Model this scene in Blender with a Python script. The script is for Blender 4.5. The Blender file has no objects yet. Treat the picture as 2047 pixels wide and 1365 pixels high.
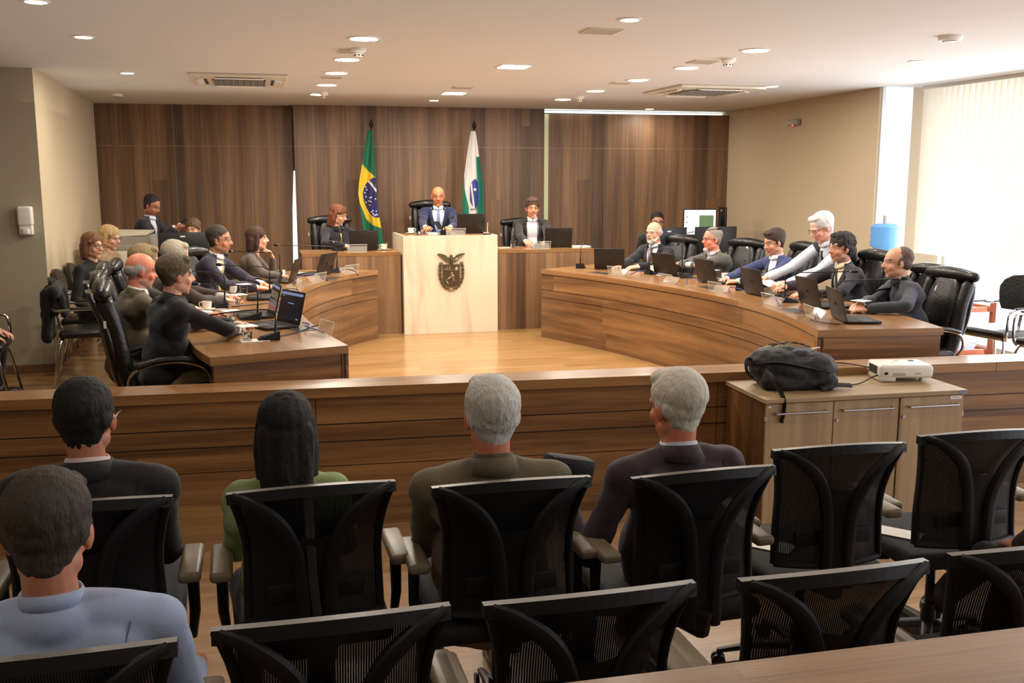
import bpy, bmesh, math, random
from mathutils import Vector, Matrix, noise
from mathutils.bvhtree import BVHTree
random.seed(7)
C = bpy.context.scene.collection
PI = math.pi
V = Vector

# ------------------------------------------------------------------ materials
def lin(c):
    return tuple(((v/255)/12.92 if v/255 <= .04045 else ((v/255+.055)/1.055)**2.4) for v in c) + (1,)

def mat(name, col, rough=.5, metal=0, bump=0, bscale=40, trans=0, emit=0, alpha=1, ior=1.45, coat=0, vary=0, sheen=0, stretch=None, emitcol=None):
    m = bpy.data.materials.new(name); m.use_nodes = True
    n = m.node_tree.nodes; l = m.node_tree.links; b = n['Principled BSDF']
    c = lin(col)
    b.inputs['Base Color'].default_value = c
    b.inputs['Roughness'].default_value = rough
    b.inputs['Metallic'].default_value = metal
    b.inputs['Transmission Weight'].default_value = trans
    b.inputs['IOR'].default_value = ior
    b.inputs['Alpha'].default_value = alpha
    b.inputs['Coat Weight'].default_value = coat
    b.inputs['Sheen Weight'].default_value = sheen
    if emit:
        b.inputs['Emission Color'].default_value = lin(emitcol) if emitcol else c
        b.inputs['Emission Strength'].default_value = emit
    tc = n.new('ShaderNodeTexCoord'); mp = n.new('ShaderNodeMapping'); l.new(tc.outputs['Object'], mp.inputs[0])
    if stretch: mp.inputs['Scale'].default_value = stretch
    nz = n.new('ShaderNodeTexNoise'); nz.inputs['Scale'].default_value = bscale; nz.inputs['Detail'].default_value = 4
    l.new(mp.outputs[0], nz.inputs['Vector'])
    if vary:
        mx = n.new('ShaderNodeMix'); mx.data_type = 'RGBA'
        mx.inputs[6].default_value = tuple(x*(1-vary) for x in c[:3])+(1,)
        mx.inputs[7].default_value = tuple(min(1, x*(1+vary)) for x in c[:3])+(1,)
        l.new(nz.outputs[0], mx.inputs[0]); l.new(mx.outputs[2], b.inputs['Base Color'])
    if bump:
        bp = n.new('ShaderNodeBump'); bp.inputs['Strength'].default_value = bump; bp.inputs['Distance'].default_value = .01
        l.new(nz.outputs[0], bp.inputs['Height']); l.new(bp.outputs[0], b.inputs['Normal'])
    return m

def wood(name, dark, mid, light, rough=.42, across=9, along=.5, plank=.2, pvar=.35, bump=.08, joint=0, jlen=1.2, coat=0):
    """grain runs along UV u, metres"""
    m = bpy.data.materials.new(name); m.use_nodes = True
    n = m.node_tree.nodes; l = m.node_tree.links; b = n['Principled BSDF']
    b.inputs['Roughness'].default_value = rough; b.inputs['Coat Weight'].default_value = coat
    b.inputs['Coat Roughness'].default_value = .15
    uv = n.new('ShaderNodeUVMap'); uv.uv_map = 'UVMap'
    sp = n.new('ShaderNodeSeparateXYZ'); l.new(uv.outputs[0], sp.inputs[0])
    def math_(op, a, bb=None):
        q = n.new('ShaderNodeMath'); q.operation = op
        for i, x in enumerate((a, bb)):
            if x is None: continue
            if isinstance(x, (int, float)): q.inputs[i].default_value = x
            else: l.new(x, q.inputs[i])
        return q.outputs[0]
    pl = math_('FLOOR', math_('DIVIDE', sp.outputs[1], plank))
    wn0 = n.new('ShaderNodeTexWhiteNoise'); wn0.noise_dimensions = '1D'; l.new(pl, wn0.inputs['W'])
    uoff = math_('MULTIPLY', wn0.outputs[0], 7.3)
    u2 = math_('ADD', sp.outputs[0], uoff)
    seg = math_('FLOOR', math_('DIVIDE', u2, jlen))
    cm = n.new('ShaderNodeCombineXYZ'); l.new(pl, cm.inputs[0]); l.new(seg, cm.inputs[1])
    wn = n.new('ShaderNodeTexWhiteNoise'); wn.noise_dimensions = '2D'; l.new(cm.outputs[0], wn.inputs['Vector'])
    c2 = n.new('ShaderNodeCombineXYZ')
    l.new(math_('MULTIPLY', u2, along), c2.inputs[0]); l.new(math_('MULTIPLY', sp.outputs[1], across), c2.inputs[1]); l.new(math_('MULTIPLY', wn.outputs[0], 9.), c2.inputs[2])
    nz = n.new('ShaderNodeTexNoise'); nz.inputs['Scale'].default_value = 1; nz.inputs['Detail'].default_value = 8; nz.inputs['Roughness'].default_value = .62; nz.inputs['Distortion'].default_value = .4
    l.new(c2.outputs[0], nz.inputs['Vector'])
    c3 = n.new('ShaderNodeCombineXYZ')
    l.new(math_('MULTIPLY', u2, along*6), c3.inputs[0]); l.new(math_('MULTIPLY', sp.outputs[1], across*11), c3.inputs[1]); l.new(wn.outputs[0], c3.inputs[2])
    nf = n.new('ShaderNodeTexNoise'); nf.inputs['Scale'].default_value = 1; nf.inputs['Detail'].default_value = 3; l.new(c3.outputs[0], nf.inputs['Vector'])
    fac = math_('ADD', math_('MULTIPLY', nz.outputs[0], .8), math_('MULTIPLY', nf.outputs[0], .2))
    fac = math_('ADD', fac, math_('MULTIPLY', math_('SUBTRACT', wn.outputs[0], .5), pvar))
    cr = n.new('ShaderNodeValToRGB'); l.new(fac, cr.inputs[0])
    e = cr.color_ramp.elements; e[0].position = .3; e[0].color = lin(dark); e[1].position = .72; e[1].color = lin(light)
    x = cr.color_ramp.elements.new(.5); x.color = lin(mid)
    out = cr.outputs[0]
    if joint:
        fr = math_('FRACT', math_('DIVIDE', sp.outputs[1], plank))
        d = math_('LESS_THAN', fr, joint)
        mx = n.new('ShaderNodeMix'); mx.data_type = 'RGBA'; l.new(math_('MULTIPLY', d, .45), mx.inputs[0]); l.new(out, mx.inputs[6]); mx.inputs[7].default_value = lin(tuple(v*.45 for v in mid)); out = mx.outputs[2]
    l.new(out, b.inputs['Base Color'])
    if bump:
        bp = n.new('ShaderNodeBump'); bp.inputs['Strength'].default_value = bump; bp.inputs['Distance'].default_value = .004
        l.new(nf.outputs[0], bp.inputs['Height']); l.new(bp.outputs[0], b.inputs['Normal'])
    return m

M = {}
M['wallwood'] = wood('walnut_wall', (62,44,32), (108,80,58), (154,118,86), .5, across=6, along=.22, plank=.21, pvar=.2, joint=.012, jlen=9)
M['deskwood'] = wood('walnut_desk', (58,38,24), (116,80,47), (164,120,74), .4, across=9, along=.5, plank=.35, pvar=.2, jlen=3.1, coat=.25)
M['desktop'] = wood('walnut_desktop', (108,74,42), (146,104,62), (176,132,84), .3, across=9, along=.5, plank=.5, pvar=.15, jlen=4, coat=.35)
M['sidewood'] = wood('walnut_upright', (84,60,42), (126,94,66), (162,126,90), .4, across=7, along=.3, plank=.12, pvar=.2, jlen=9)
M['floor'] = wood('laminate_floor', (140,104,60), (166,126,76), (188,148,94), .3, across=12, along=.9, plank=.19, pvar=.08, joint=.008, jlen=1.3, coat=.5)
M['floor2'] = wood('laminate_floor_hall', (138,104,70), (166,128,90), (186,148,108), .38, across=12, along=.9, plank=.19, pvar=.1, joint=.01, jlen=1.3, coat=.2)
M['cabwood'] = wood('oak_laminate', (140,114,82), (164,138,104), (182,158,124), .45, across=16, along=.5, plank=3, pvar=0, jlen=30)
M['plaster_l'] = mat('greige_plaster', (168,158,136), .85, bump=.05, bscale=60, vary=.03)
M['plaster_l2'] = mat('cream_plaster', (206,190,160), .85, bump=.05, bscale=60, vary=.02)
M['plaster_r'] = mat('tan_plaster', (200,182,154), .8, bump=.05, bscale=60, vary=.02)
M['ceil'] = mat('ceiling_paint', (222,220,218), .9, bump=.03, bscale=30, vary=.01)
M['white'] = mat('white_plastic', (232,228,218), .35, vary=.01)
M['white_wall'] = mat('white_wall_paint', (236,240,246), .8, vary=.01)
M['cream'] = mat('cream_plastic', (214,204,184), .45, vary=.02)
M['greyplas'] = mat('grey_plastic', (150,144,132), .45, vary=.02)
M['panelgrey'] = mat('access_panel_paint', (176,170,156), .7, vary=.02)
M['black'] = mat('black_plastic', (20,20,21), .4, bump=.05, bscale=300, vary=.1)
M['blackmatte'] = mat('black_polymer', (17,18,20), .55, bump=.05, bscale=200)
M['railgrey'] = mat('dark_grey_rail', (128,124,116), .4, vary=.05)  # sheen on the rail's top face, painted as a lighter grey
M['armpad'] = mat('grey_arm_pad', (128,114,92), .4, vary=.06, bump=.05)  # tan-grey highlights mixed into the pad's base colour
M['leather'] = mat('black_leather', (24,23,23), .33, bump=.25, bscale=55, vary=.15, coat=.15)
M['fabricblk'] = mat('black_seat_fabric', (22,22,24), .8, bump=.2, bscale=400, vary=.1)
M['chrome'] = mat('chrome', (205,205,210), .14, 1)
M['steel'] = mat('brushed_aluminium', (176,178,184), .3, 1, bump=.03)
M['china'] = mat('white_china', (238,234,222), .18, coat=.4, vary=.01)
M['coffee'] = mat('coffee', (50,30,18), .2)
M['paper'] = mat('paper', (240,236,226), .7, vary=.01)
M['glass'] = mat('drinking_glass', (250,250,250), .03, trans=1, ior=1.3)
M['acrylic'] = mat('clear_acrylic', (200,196,186), .06, alpha=.16)
M['water'] = mat('water', (235,245,250), .02, trans=1, ior=1.33)
M['bottle'] = mat('blue_polycarbonate', (110,172,226), .15, trans=.3, ior=1.3, alpha=.9)
M['laptop'] = mat('dark_laptop_shell', (38,34,32), .38, .2, bump=.03, vary=.05)
M['keys'] = mat('laptop_keys', (52,50,50), .5)
M['logo'] = mat('grey_logo', (66,62,60), .3, .5)
M['screen'] = mat('laptop_screen_glow', (22,26,34), .2, emit=.3)
M['scrblue'] = mat('screen_bar_blue', (120,140,190), .3, emit=.5)
M['scrwhite'] = mat('screen_white', (225,230,240), .3, emit=1.0)
M['scrgreen'] = mat('screen_green', (90,120,80), .3, emit=.5)
M['cable'] = mat('black_cable', (18,18,20), .45)
M['cableblue'] = mat('blue_cable', (52,66,130), .4)
M['matgrey'] = mat('dark_desk_hatch', (52,48,46), .35)
M['led'] = mat('mic_red_led', (255,60,60), .3, emit=6)
M['ledblue'] = mat('blue_led', (60,80,255), .3, emit=8)
M['bronze'] = mat('cast_bronze', (104,96,70), .38, .8, bump=.6, bscale=70, vary=.35)
M['bronzed'] = mat('dark_bronze_field', (84,66,48), .5, .4, bump=.3, bscale=90, vary=.1)
M['bronzel'] = mat('bright_bronze', (190,180,150), .25, .9)
M['redwood'] = mat('red_brown_wood', (168,84,44), .5, vary=.12, stretch=(1,1,.1))
M['yellow'] = mat('yellow_floor_tape', (226,204,60), .6, vary=.04)
M['metalbase'] = mat('grey_plinth', (150,146,134), .45, .3, vary=.04)
M['nylon'] = mat('black_nylon', (20,20,22), .62, bump=.35, bscale=120, vary=.15)
M['nylon2'] = mat('dark_blue_grey_nylon', (44,44,52), .55, bump=.3, bscale=90, vary=.15)
M['olive'] = mat('olive_yellow_nylon', (120,108,56), .6, bump=.3, bscale=90, vary=.15)
M['lamp'] = mat('downlight_diffuser', (255,244,222), .4, emit=26, emitcol=(255,238,205))
M['lampdim'] = mat('downlight_diffuser_small', (255,240,214), .4, emit=14, emitcol=(255,236,200))
M['sticker'] = mat('white_sticker', (226,226,222), .4, vary=.03)
M['stickerblue'] = mat('blue_sticker', (110,130,160), .4)
M['flagpole'] = mat('dark_wood_pole', (40,24,18), .4, vary=.1)
M['grillblack'] = mat('vent_grille', (40,38,36), .6)
M['eyew'] = mat('eye_white', (196,184,172), .2)
M['eyed'] = mat('eye_iris', (34,22,14), .15)
M['shoeblk'] = mat('black_shoe_leather', (16,15,15), .35)
M['sole'] = mat('white_shoe_sole', (200,196,190), .6)
M['glassesblk'] = mat('black_glasses_rim', (18,16,16), .3)
M['glasseswire'] = mat('thin_wire_rim', (120,110,110), .25, .8)
M['whiteglow'] = mat('cove_light', (235,242,235), .5, emit=1.6)

# mesh (breathable) seat back: fine procedural holes
def meshfab():
    m = mat('black_mesh_fabric', (15,16,18), .6)
    n = m.node_tree.nodes; l = m.node_tree.links; b = n['Principled BSDF']
    tc = n['Texture Coordinate']; w = n.new('ShaderNodeTexWave'); w.inputs['Scale'].default_value = 55; w.bands_direction = 'X'
    l.new(tc.outputs['Object'], w.inputs['Vector'])
    r = n.new('ShaderNodeMapRange'); r.inputs[1].default_value = .0; r.inputs[2].default_value = .35; r.inputs[3].default_value = .86; r.inputs[4].default_value = 1
    l.new(w.outputs['Fac'], r.inputs[0]); l.new(r.outputs[0], b.inputs['Alpha'])
    return m
M['meshfab'] = meshfab()

def marble():
    m = mat('white_marble', (236,218,190), .25, coat=.2)
    n = m.node_tree.nodes; l = m.node_tree.links; b = n['Principled BSDF']
    tc = n['Texture Coordinate']; mp = n['Mapping']; mp.inputs['Rotation'].default_value = (0,.5,0); mp.inputs['Scale'].default_value = (2.6,2,.45)
    nz = n['Noise Texture']; nz.inputs['Scale'].default_value = 1.5; nz.inputs['Detail'].default_value = 7; nz.inputs['Distortion'].default_value = 1.1
    cr = n.new('ShaderNodeValToRGB'); l.new(nz.outputs[0], cr.inputs[0]); e = cr.color_ramp.elements
    e[0].position = .3; e[0].color = lin((212,190,162)); e[1].position = .52; e[1].color = lin((240,222,196))
    l.new(cr.outputs[0], b.inputs['Base Color'])
    return m
M['marble'] = marble()

def skinmat():
    m = mat('skin', (200,150,120), .45, bump=.04, bscale=180)
    n = m.node_tree.nodes; l = m.node_tree.links; b = n['Principled BSDF']
    a = n.new('ShaderNodeVertexColor'); a.layer_name = 'Col'; l.new(a.outputs[0], b.inputs['Base Color'])
    b.inputs['Subsurface Weight'].default_value = .08; b.inputs['Subsurface Scale'].default_value = .02
    return m
M['skin'] = skinmat()
def vcolmat(name, rough=.7):
    m = mat(name, (200,200,200), rough, bump=.05, bscale=300)
    n = m.node_tree.nodes; l = m.node_tree.links
    a = n.new('ShaderNodeVertexColor'); a.layer_name = 'Col'; l.new(a.outputs[0], n['Principled BSDF'].inputs['Base Color'])
    return m
M['flagcloth'] = vcolmat('flag_cloth')
_fab = {}
def fabric(col, rough=.85, bump=.25, scale=260):
    k = (col, rough)
    if k not in _fab: _fab[k] = mat('suit_fabric_%02x%02x%02x' % col, col, rough, bump=bump, bscale=scale, vary=.12, sheen=.15)
    return _fab[k]
_hm = {}
def hairmat(col, col2=None):
    k = (col, col2)
    if k not in _hm:
        m = mat('hair_%02x%02x%02x' % col, col, .68, bump=.6, bscale=110, vary=.4, stretch=(2.2,1.2,.5))
        n = m.node_tree.nodes['Noise Texture']; n.inputs['Detail'].default_value = 8
        if col2:
            mx = [x for x in m.node_tree.nodes if x.bl_idname == 'ShaderNodeMix'][0]
            mx.inputs[6].default_value = lin(col); mx.inputs[7].default_value = lin(col2)
        _hm[k] = m
    return _hm[k]

# ------------------------------------------------------------------ object helpers
def tag(o, label=None, cat=None, group=None, kind=None):
    if label: o['label'] = label
    if cat: o['category'] = cat
    if group: o['group'] = group
    if kind: o['kind'] = kind
    return o
def thing(name, label, cat, loc=(0,0,0), rz=0, group=None):
    o = bpy.data.objects.new(name, None); C.objects.link(o); o.empty_display_size = .1
    o.location = loc; o.rotation_euler = (0,0,rz)
    return tag(o, label, cat, group)
def link(name, me, mats, parent=None, smooth=None):
    o = bpy.data.objects.new(name, me); C.objects.link(o)
    for x in (mats if isinstance(mats, (list, tuple)) else [mats]): me.materials.append(x)
    if parent: o.parent = parent
    return o
def box_uv(me, grain):
    """UV in metres, u along the grain axis"""
    uvl = me.uv_layers.new(name='UVMap').data
    g = {'x':0,'y':1,'z':2}[grain]
    for p in me.polygons:
        nn = [abs(c) for c in p.normal]; d = nn.index(max(nn))
        ax = [a for a in (0,1,2) if a != d]
        if g in ax: u = g; v = [a for a in ax if a != g][0]
        else: u, v = ax
        for li in p.loop_indices:
            co = me.vertices[me.loops[li].vertex_index].co
            uvl[li].uv = (co[u]+.37*d, co[v]+.61*d)
def obj(name, bm, m, parent=None, smooth=False, grain=None, recalc=True):
    if recalc: bmesh.ops.recalc_face_normals(bm, faces=bm.faces)
    me = bpy.data.meshes.new(name); bm.to_mesh(me); bm.free()
    if smooth:
        for p in me.polygons: p.use_smooth = True
        if smooth != 'all': me.set_sharp_from_angle(angle=math.radians(40))
    if grain: box_uv(me, grain)
    return link(name, me, m, parent)
def struct(name, bm, m, grain=None, **k):
    o = obj(name, bm, m, None, grain=grain, **k); o['kind'] = 'structure'; return o
def kids(o): return [c for c in o.children]
def copy_tree(o, parent=None):
    c = o.copy(); C.objects.link(c)
    if parent: c.parent = parent; c.matrix_parent_inverse = o.matrix_parent_inverse.copy()
    for ch in KIDS.get(o.name, kids(o)): copy_tree(ch, c)
    return c
KIDS = {}
def dup(o, loc, rz, label=None, group=None):
    c = copy_tree(o); c.location = loc; c.rotation_euler = (0,0,rz)
    if label: c['label'] = label
    if group: c['group'] = group
    return c

def NB(): return bmesh.new()
def bx(bm, c, s, rot=None, bevel=0, seg=2, mi=0):
    r = bmesh.ops.create_cube(bm, size=1)
    vs = r['verts']
    mt = Matrix.Translation(c) @ (rot.to_4x4() if rot else Matrix()) @ Matrix.Diagonal((s[0],s[1],s[2],1))
    bmesh.ops.transform(bm, matrix=mt, verts=vs)
    fs = set(f for v in vs for f in v.link_faces)
    for f in fs: f.material_index = mi
    if bevel:
        es = list(set(e for v in vs for e in v.link_edges))
        bmesh.ops.bevel(bm, geom=es, offset=bevel, segments=seg, affect='EDGES', profile=.5)
    return vs
def b2(bm, a, b, **k):  # box by corners
    a, b = V(a), V(b); return bx(bm, (a+b)/2, b-a, **k)
def sph(bm, c, r, rot=None, nu=16, nv=10, mi=0):
    if isinstance(r, (int, float)): r = (r,r,r)
    q = bmesh.ops.create_uvsphere(bm, u_segments=nu, v_segments=nv, radius=1)
    mt = Matrix.Translation(c) @ (rot.to_4x4() if rot else Matrix()) @ Matrix.Diagonal((r[0],r[1],r[2],1))
    bmesh.ops.transform(bm, matrix=mt, verts=q['verts'])
    for f in set(f for v in q['verts'] for f in v.link_faces): f.material_index = mi
    return q['verts']
def frame_of(d, up=V((0,0,1))):
    d = d.normalized()
    if abs(d.dot(up)) > .98: up = V((0,1,0)) if abs(d.y) < .9 else V((1,0,0))
    x = d.cross(up).normalized(); y = x.cross(d).normalized()
    return x, y
def tube(bm, pts, r, n=8, closed=False, flat=1, up=V((0,0,1)), caps=True, mi=0, rounded=False):
    pts = [V(p) for p in pts]; N = len(pts)
    rs = r if isinstance(r, (list, tuple)) else [r]*N
    if rounded and not closed:
        d0 = (pts[0]-pts[1]).normalized(); d1 = (pts[-1]-pts[-2]).normalized()
        a = []; ra = []
        for k in (80, 55, 28): a.append(pts[0]+d0*rs[0]*math.sin(math.radians(k))); ra.append(rs[0]*math.cos(math.radians(k)))
        z = []; rz_ = []
        for k in (28, 55, 80): z.append(pts[-1]+d1*rs[-1]*math.sin(math.radians(k))); rz_.append(rs[-1]*math.cos(math.radians(k)))
        pts = a+pts+z; rs = ra+list(rs)+rz_; N = len(pts)
    rings = []; px_ = None
    for i, p in enumerate(pts):
        if closed: d = pts[(i+1) % N]-pts[i-1]
        else: d = pts[min(i+1,N-1)]-pts[max(i-1,0)]
        if d.length < 1e-9: d = V((0,0,1))
        d.normalize()
        if px_ is None: x, y = frame_of(d, up)
        else:
            x = (px_ - d*px_.dot(d))
            x = x.normalized() if x.length > 1e-6 else frame_of(d, up)[0]
            y = x.cross(d).normalized()
        px_ = x
        rings.append([bm.verts.new(p + (x*math.cos(2*PI*k/n) + y*math.sin(2*PI*k/n)*flat)*rs[i]) for k in range(n)])
    rng = range(N) if closed else range(N-1)
    for i in rng:
        a, b = rings[i], rings[(i+1) % N]
        for k in range(n):
            f = bm.faces.new((a[k], a[(k+1) % n], b[(k+1) % n], b[k])); f.material_index = mi
    if caps and not closed:
        bm.faces.new(rings[0]).material_index = mi; bm.faces.new(list(reversed(rings[-1]))).material_index = mi
def cap(bm, a, b, ra, rb, n=12): tube(bm, [a, (V(a)+V(b))/2, b], [ra, (ra+rb)/2, rb], n=n, rounded=True)
def lathe(bm, prof, c=(0,0,0), n=24, mi=0, axis=None):
    c = V(c); rings = []; mt = axis.to_matrix() if axis else None
    for r, z in prof:
        ring = []
        for k in range(n):
            v = V((r*math.cos(2*PI*k/n), r*math.sin(2*PI*k/n), z))
            if mt: v = mt @ v
            ring.append(bm.verts.new(c+v))
        rings.append(ring)
    for a, b in zip(rings, rings[1:]):
        for k in range(n):
            f = bm.faces.new((a[k], a[(k+1) % n], b[(k+1) % n], b[k])); f.material_index = mi
    for ring in (rings[0], rings[-1]):
        try: bm.faces.new(ring).material_index = mi
        except Exception: pass
def cyl(bm, a, b, r, n=20, mi=0, r2=None): tube(bm, [a, b], [r, r2 if r2 is not None else r], n=n, mi=mi)
def prism(bm, poly, z0, z1, mi=0):
    lo = [bm.verts.new((p[0],p[1],z0)) for p in poly]; hi = [bm.verts.new((p[0],p[1],z1)) for p in poly]
    bm.faces.new(list(reversed(lo))).material_index = mi; bm.faces.new(hi).material_index = mi
    for i in range(len(poly)):
        j = (i+1) % len(poly); bm.faces.new((lo[i],lo[j],hi[j],hi[i])).material_index = mi
def spline(pts, n=8):
    pts = [V(p) for p in pts]; out = []
    for i in range(len(pts)-1):
        p0 = pts[max(i-1,0)]; p1 = pts[i]; p2 = pts[i+1]; p3 = pts[min(i+2,len(pts)-1)]
        for k in range(n):
            t = k/n
            out.append(.5*((2*p1)+(p2-p0)*t+(2*p0-5*p1+4*p2-p3)*t*t+(3*p1-p0-3*p2+p3)*t**3))
    out.append(pts[-1]); return out
def remesh(bm, voxel, smooth=4, sfac=.5):
    bmesh.ops.recalc_face_normals(bm, faces=bm.faces)
    me = bpy.data.meshes.new('tmp'); bm.to_mesh(me); bm.free()
    o = bpy.data.objects.new('tmp', me); C.objects.link(o)
    r = o.modifiers.new('r', 'REMESH'); r.mode = 'VOXEL'; r.voxel_size = voxel; r.use_smooth_shade = True
    if smooth:
        s = o.modifiers.new('s', 'SMOOTH'); s.factor = sfac; s.iterations = smooth
    dg = bpy.context.evaluated_depsgraph_get()
    out = bpy.data.meshes.new_from_object(o.evaluated_get(dg), depsgraph=dg)
    bpy.data.objects.remove(o); bpy.data.meshes.remove(me)
    for p in out.polygons: p.use_smooth = True
    return out
def roughen(me, amp, freq, seed=0, stretch=(1,1,1)):
    for v, nn in zip(me.vertices, [x.vector.copy() for x in me.vertex_normals]):
        p = V((v.co.x*stretch[0], v.co.y*stretch[1], v.co.z*stretch[2]))*freq + V((seed*3.1, seed*1.7, seed))
        v.co += nn*amp*noise.noise(p)

# ================================================================== THE ROOM
ZC = 2.84; FZ = .17
bm = NB(); b2(bm, (-4,-3,-.1), (8.2,5.35,0)); struct('floor', bm, M['floor2'], grain='x')
bm = NB(); b2(bm, (-6,5.35,-.1), (8.2,15.2,FZ)); struct('floor_platform', bm, M['floor'], grain='x')
bm = NB(); b2(bm, (-6,-3,ZC), (8.2,15.2,ZC+.12)); struct('ceiling', bm, M['ceil'])
# side walls and the pier on the left
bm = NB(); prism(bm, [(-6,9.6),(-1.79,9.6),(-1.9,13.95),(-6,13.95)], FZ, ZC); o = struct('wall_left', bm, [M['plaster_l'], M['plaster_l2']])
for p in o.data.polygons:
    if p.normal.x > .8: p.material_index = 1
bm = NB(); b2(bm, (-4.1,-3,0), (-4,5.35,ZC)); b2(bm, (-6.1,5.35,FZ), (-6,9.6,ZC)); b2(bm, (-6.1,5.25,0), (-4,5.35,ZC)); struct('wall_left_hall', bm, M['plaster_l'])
bm = NB(); b2(bm, (-4,-3.1,0), (8.2,-3,ZC)); struct('wall_rear', bm, M['plaster_r'])
bm = NB(); prism(bm, [(6.39,9.37),(6.62,13.3),(6.62,13.9),(7.2,13.9),(7.2,9.27)], FZ, ZC); struct('wall_right', bm, M['plaster_r'])
bm = NB(); b2(bm, (-1.9,13.9,FZ), (6.7,14.1,ZC)); struct('wall_back', bm, M['white_wall'])
# baseboards
bm = NB(); b2(bm, (-6,9.585,FZ), (-1.785,9.6,FZ+.08)); struct('baseboard_left_front', bm, M['sidewood'], grain='x')
bm = NB(); prism(bm, [(-1.79,9.6),(-1.775,9.6),(-1.885,13.9),(-1.9,13.9)], FZ, FZ+.08); struct('baseboard_left', bm, M['sidewood'], grain='y')
bm = NB(); prism(bm, [(6.375,9.37),(6.39,9.37),(6.62,13.3),(6.605,13.3)], FZ, FZ+.08); struct('baseboard_right', bm, M['sidewood'], grain='y')

# wooden wall: two side panels behind, one panel standing proud in the middle
def woodpanel(name, x0, y0, x1, y1, z0, z1, th, joints, zj=2.315):
    L = math.hypot(x1-x0, y1-y0); a = math.atan2(y1-y0, x1-x0)
    bm = NB(); b2(bm, (0,0,z0), (L,th,z1)); o = struct(name, bm, M['wallwood'], grain='z'); o.location = (x0,y0,0); o.rotation_euler = (0,0,a)
    bm = NB(); b2(bm, (0,-.002,zj-.003), (L,.002,zj+.003))
    for j in joints: b2(bm, (j-.002,-.0015,z0), (j+.002,.002,z1))
    t = struct('trim_'+name.split('_',1)[1], bm, mat('joint_line_'+name, (150,128,104), .5)); t.location = o.location; t.rotation_euler = o.rotation_euler
woodpanel('panel_wall_left', -1.89, 13.86, .62, 13.66, FZ, ZC, .04, [.95,1.9])
woodpanel('panel_wall_middle', .56, 13.46, 3.93, 13.42, FZ, ZC, .06, [.26,.92,1.26,2.22,2.86])
woodpanel('panel_wall_right', 3.80, 13.62, 6.64, 13.24, FZ, 2.785, .04, [1.05,1.55,2.4])
# glowing strips that imitate light spilling from gaps behind the middle panel
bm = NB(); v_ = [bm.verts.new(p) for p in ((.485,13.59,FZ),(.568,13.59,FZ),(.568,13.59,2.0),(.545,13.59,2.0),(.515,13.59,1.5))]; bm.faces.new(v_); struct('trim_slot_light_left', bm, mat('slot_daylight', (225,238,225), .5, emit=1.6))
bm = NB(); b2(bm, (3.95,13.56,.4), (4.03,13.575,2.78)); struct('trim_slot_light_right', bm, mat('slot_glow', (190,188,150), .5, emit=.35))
bm = NB(); b2(bm, (3.93,13.44,2.80), (6.60,13.60,2.82)); o = struct('trim_cove_strip', bm, M['whiteglow'])
o.rotation_euler = (0,0,0)

# window wall on the right
bm = NB(); b2(bm, (6.42,9.30,FZ), (6.74,9.36,ZC)); struct('window_1', bm, mat('frosted_bright_window', (222,234,250),   .6, emit=.55))  # white return wall; its daylight brightness is put in as a glow
bm = NB(); b2(bm, (7.15,-2.9,FZ), (7.18,9.27,ZC))
g = mat('daylight_window', (236,243,255), .5, emit=1.5); struct('window_2', bm, g)
bm = NB()
for y in (-.2,3.2,6.2,9.1): b2(bm, (7.08,y-.03,.17), (7.13,y+.03,ZC))
b2(bm, (7.08,-2.9,.17), (7.13,9.2,.24)); struct('trim_window_frame', bm, M['white'])
bl = thing('vertical_blinds', 'long run of white vertical blinds over the bright window wall', 'blinds', (6.80,0,0))
bm = NB(); b2(bm, (-.03,-2.8,ZC-.035), (.03,9.2,ZC)); obj('head_rail', bm, M['white'], bl)
slat = mat('blind_slat_fabric', (246,240,226), .8, trans=.0, emit=.0, vary=.02)
nn_ = slat.node_tree.nodes; ll_ = slat.node_tree.links
tr_ = nn_.new('ShaderNodeBsdfTranslucent'); tr_.inputs[0].default_value = lin((252,244,226)); ms_ = nn_.new('ShaderNodeMixShader'); ms_.inputs[0].default_value = .55
ll_.new(nn_['Principled BSDF'].outputs[0], ms_.inputs[1]); ll_.new(tr_.outputs[0], ms_.inputs[2]); ll_.new(ms_.outputs[0], nn_['Material Output'].inputs[0])
k = 0; y = 9.14; bm0 = None
while y > 2.2:
    if bm0 is None:
        bm0 = NB(); prof = [(-.044,-.004),(-.02,.001),(0,.003),(.02,.001),(.044,-.004)]
        lo = [bm0.verts.new((p[1],p[0],FZ+.95)) for p in prof]; hi = [bm0.verts.new((p[1],p[0],ZC-.03)) for p in prof]
        for i in range(4): bm0.faces.new((lo[i],lo[i+1],hi[i+1],hi[i]))
        s0 = obj('blind_slat', bm0, slat, bl, smooth='all'); s = s0
    else:
        s = s0.copy(); C.objects.link(s)
    s.location = (0, y, 0); s.rotation_euler = (0,0,math.radians(28)); y -= .085

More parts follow.
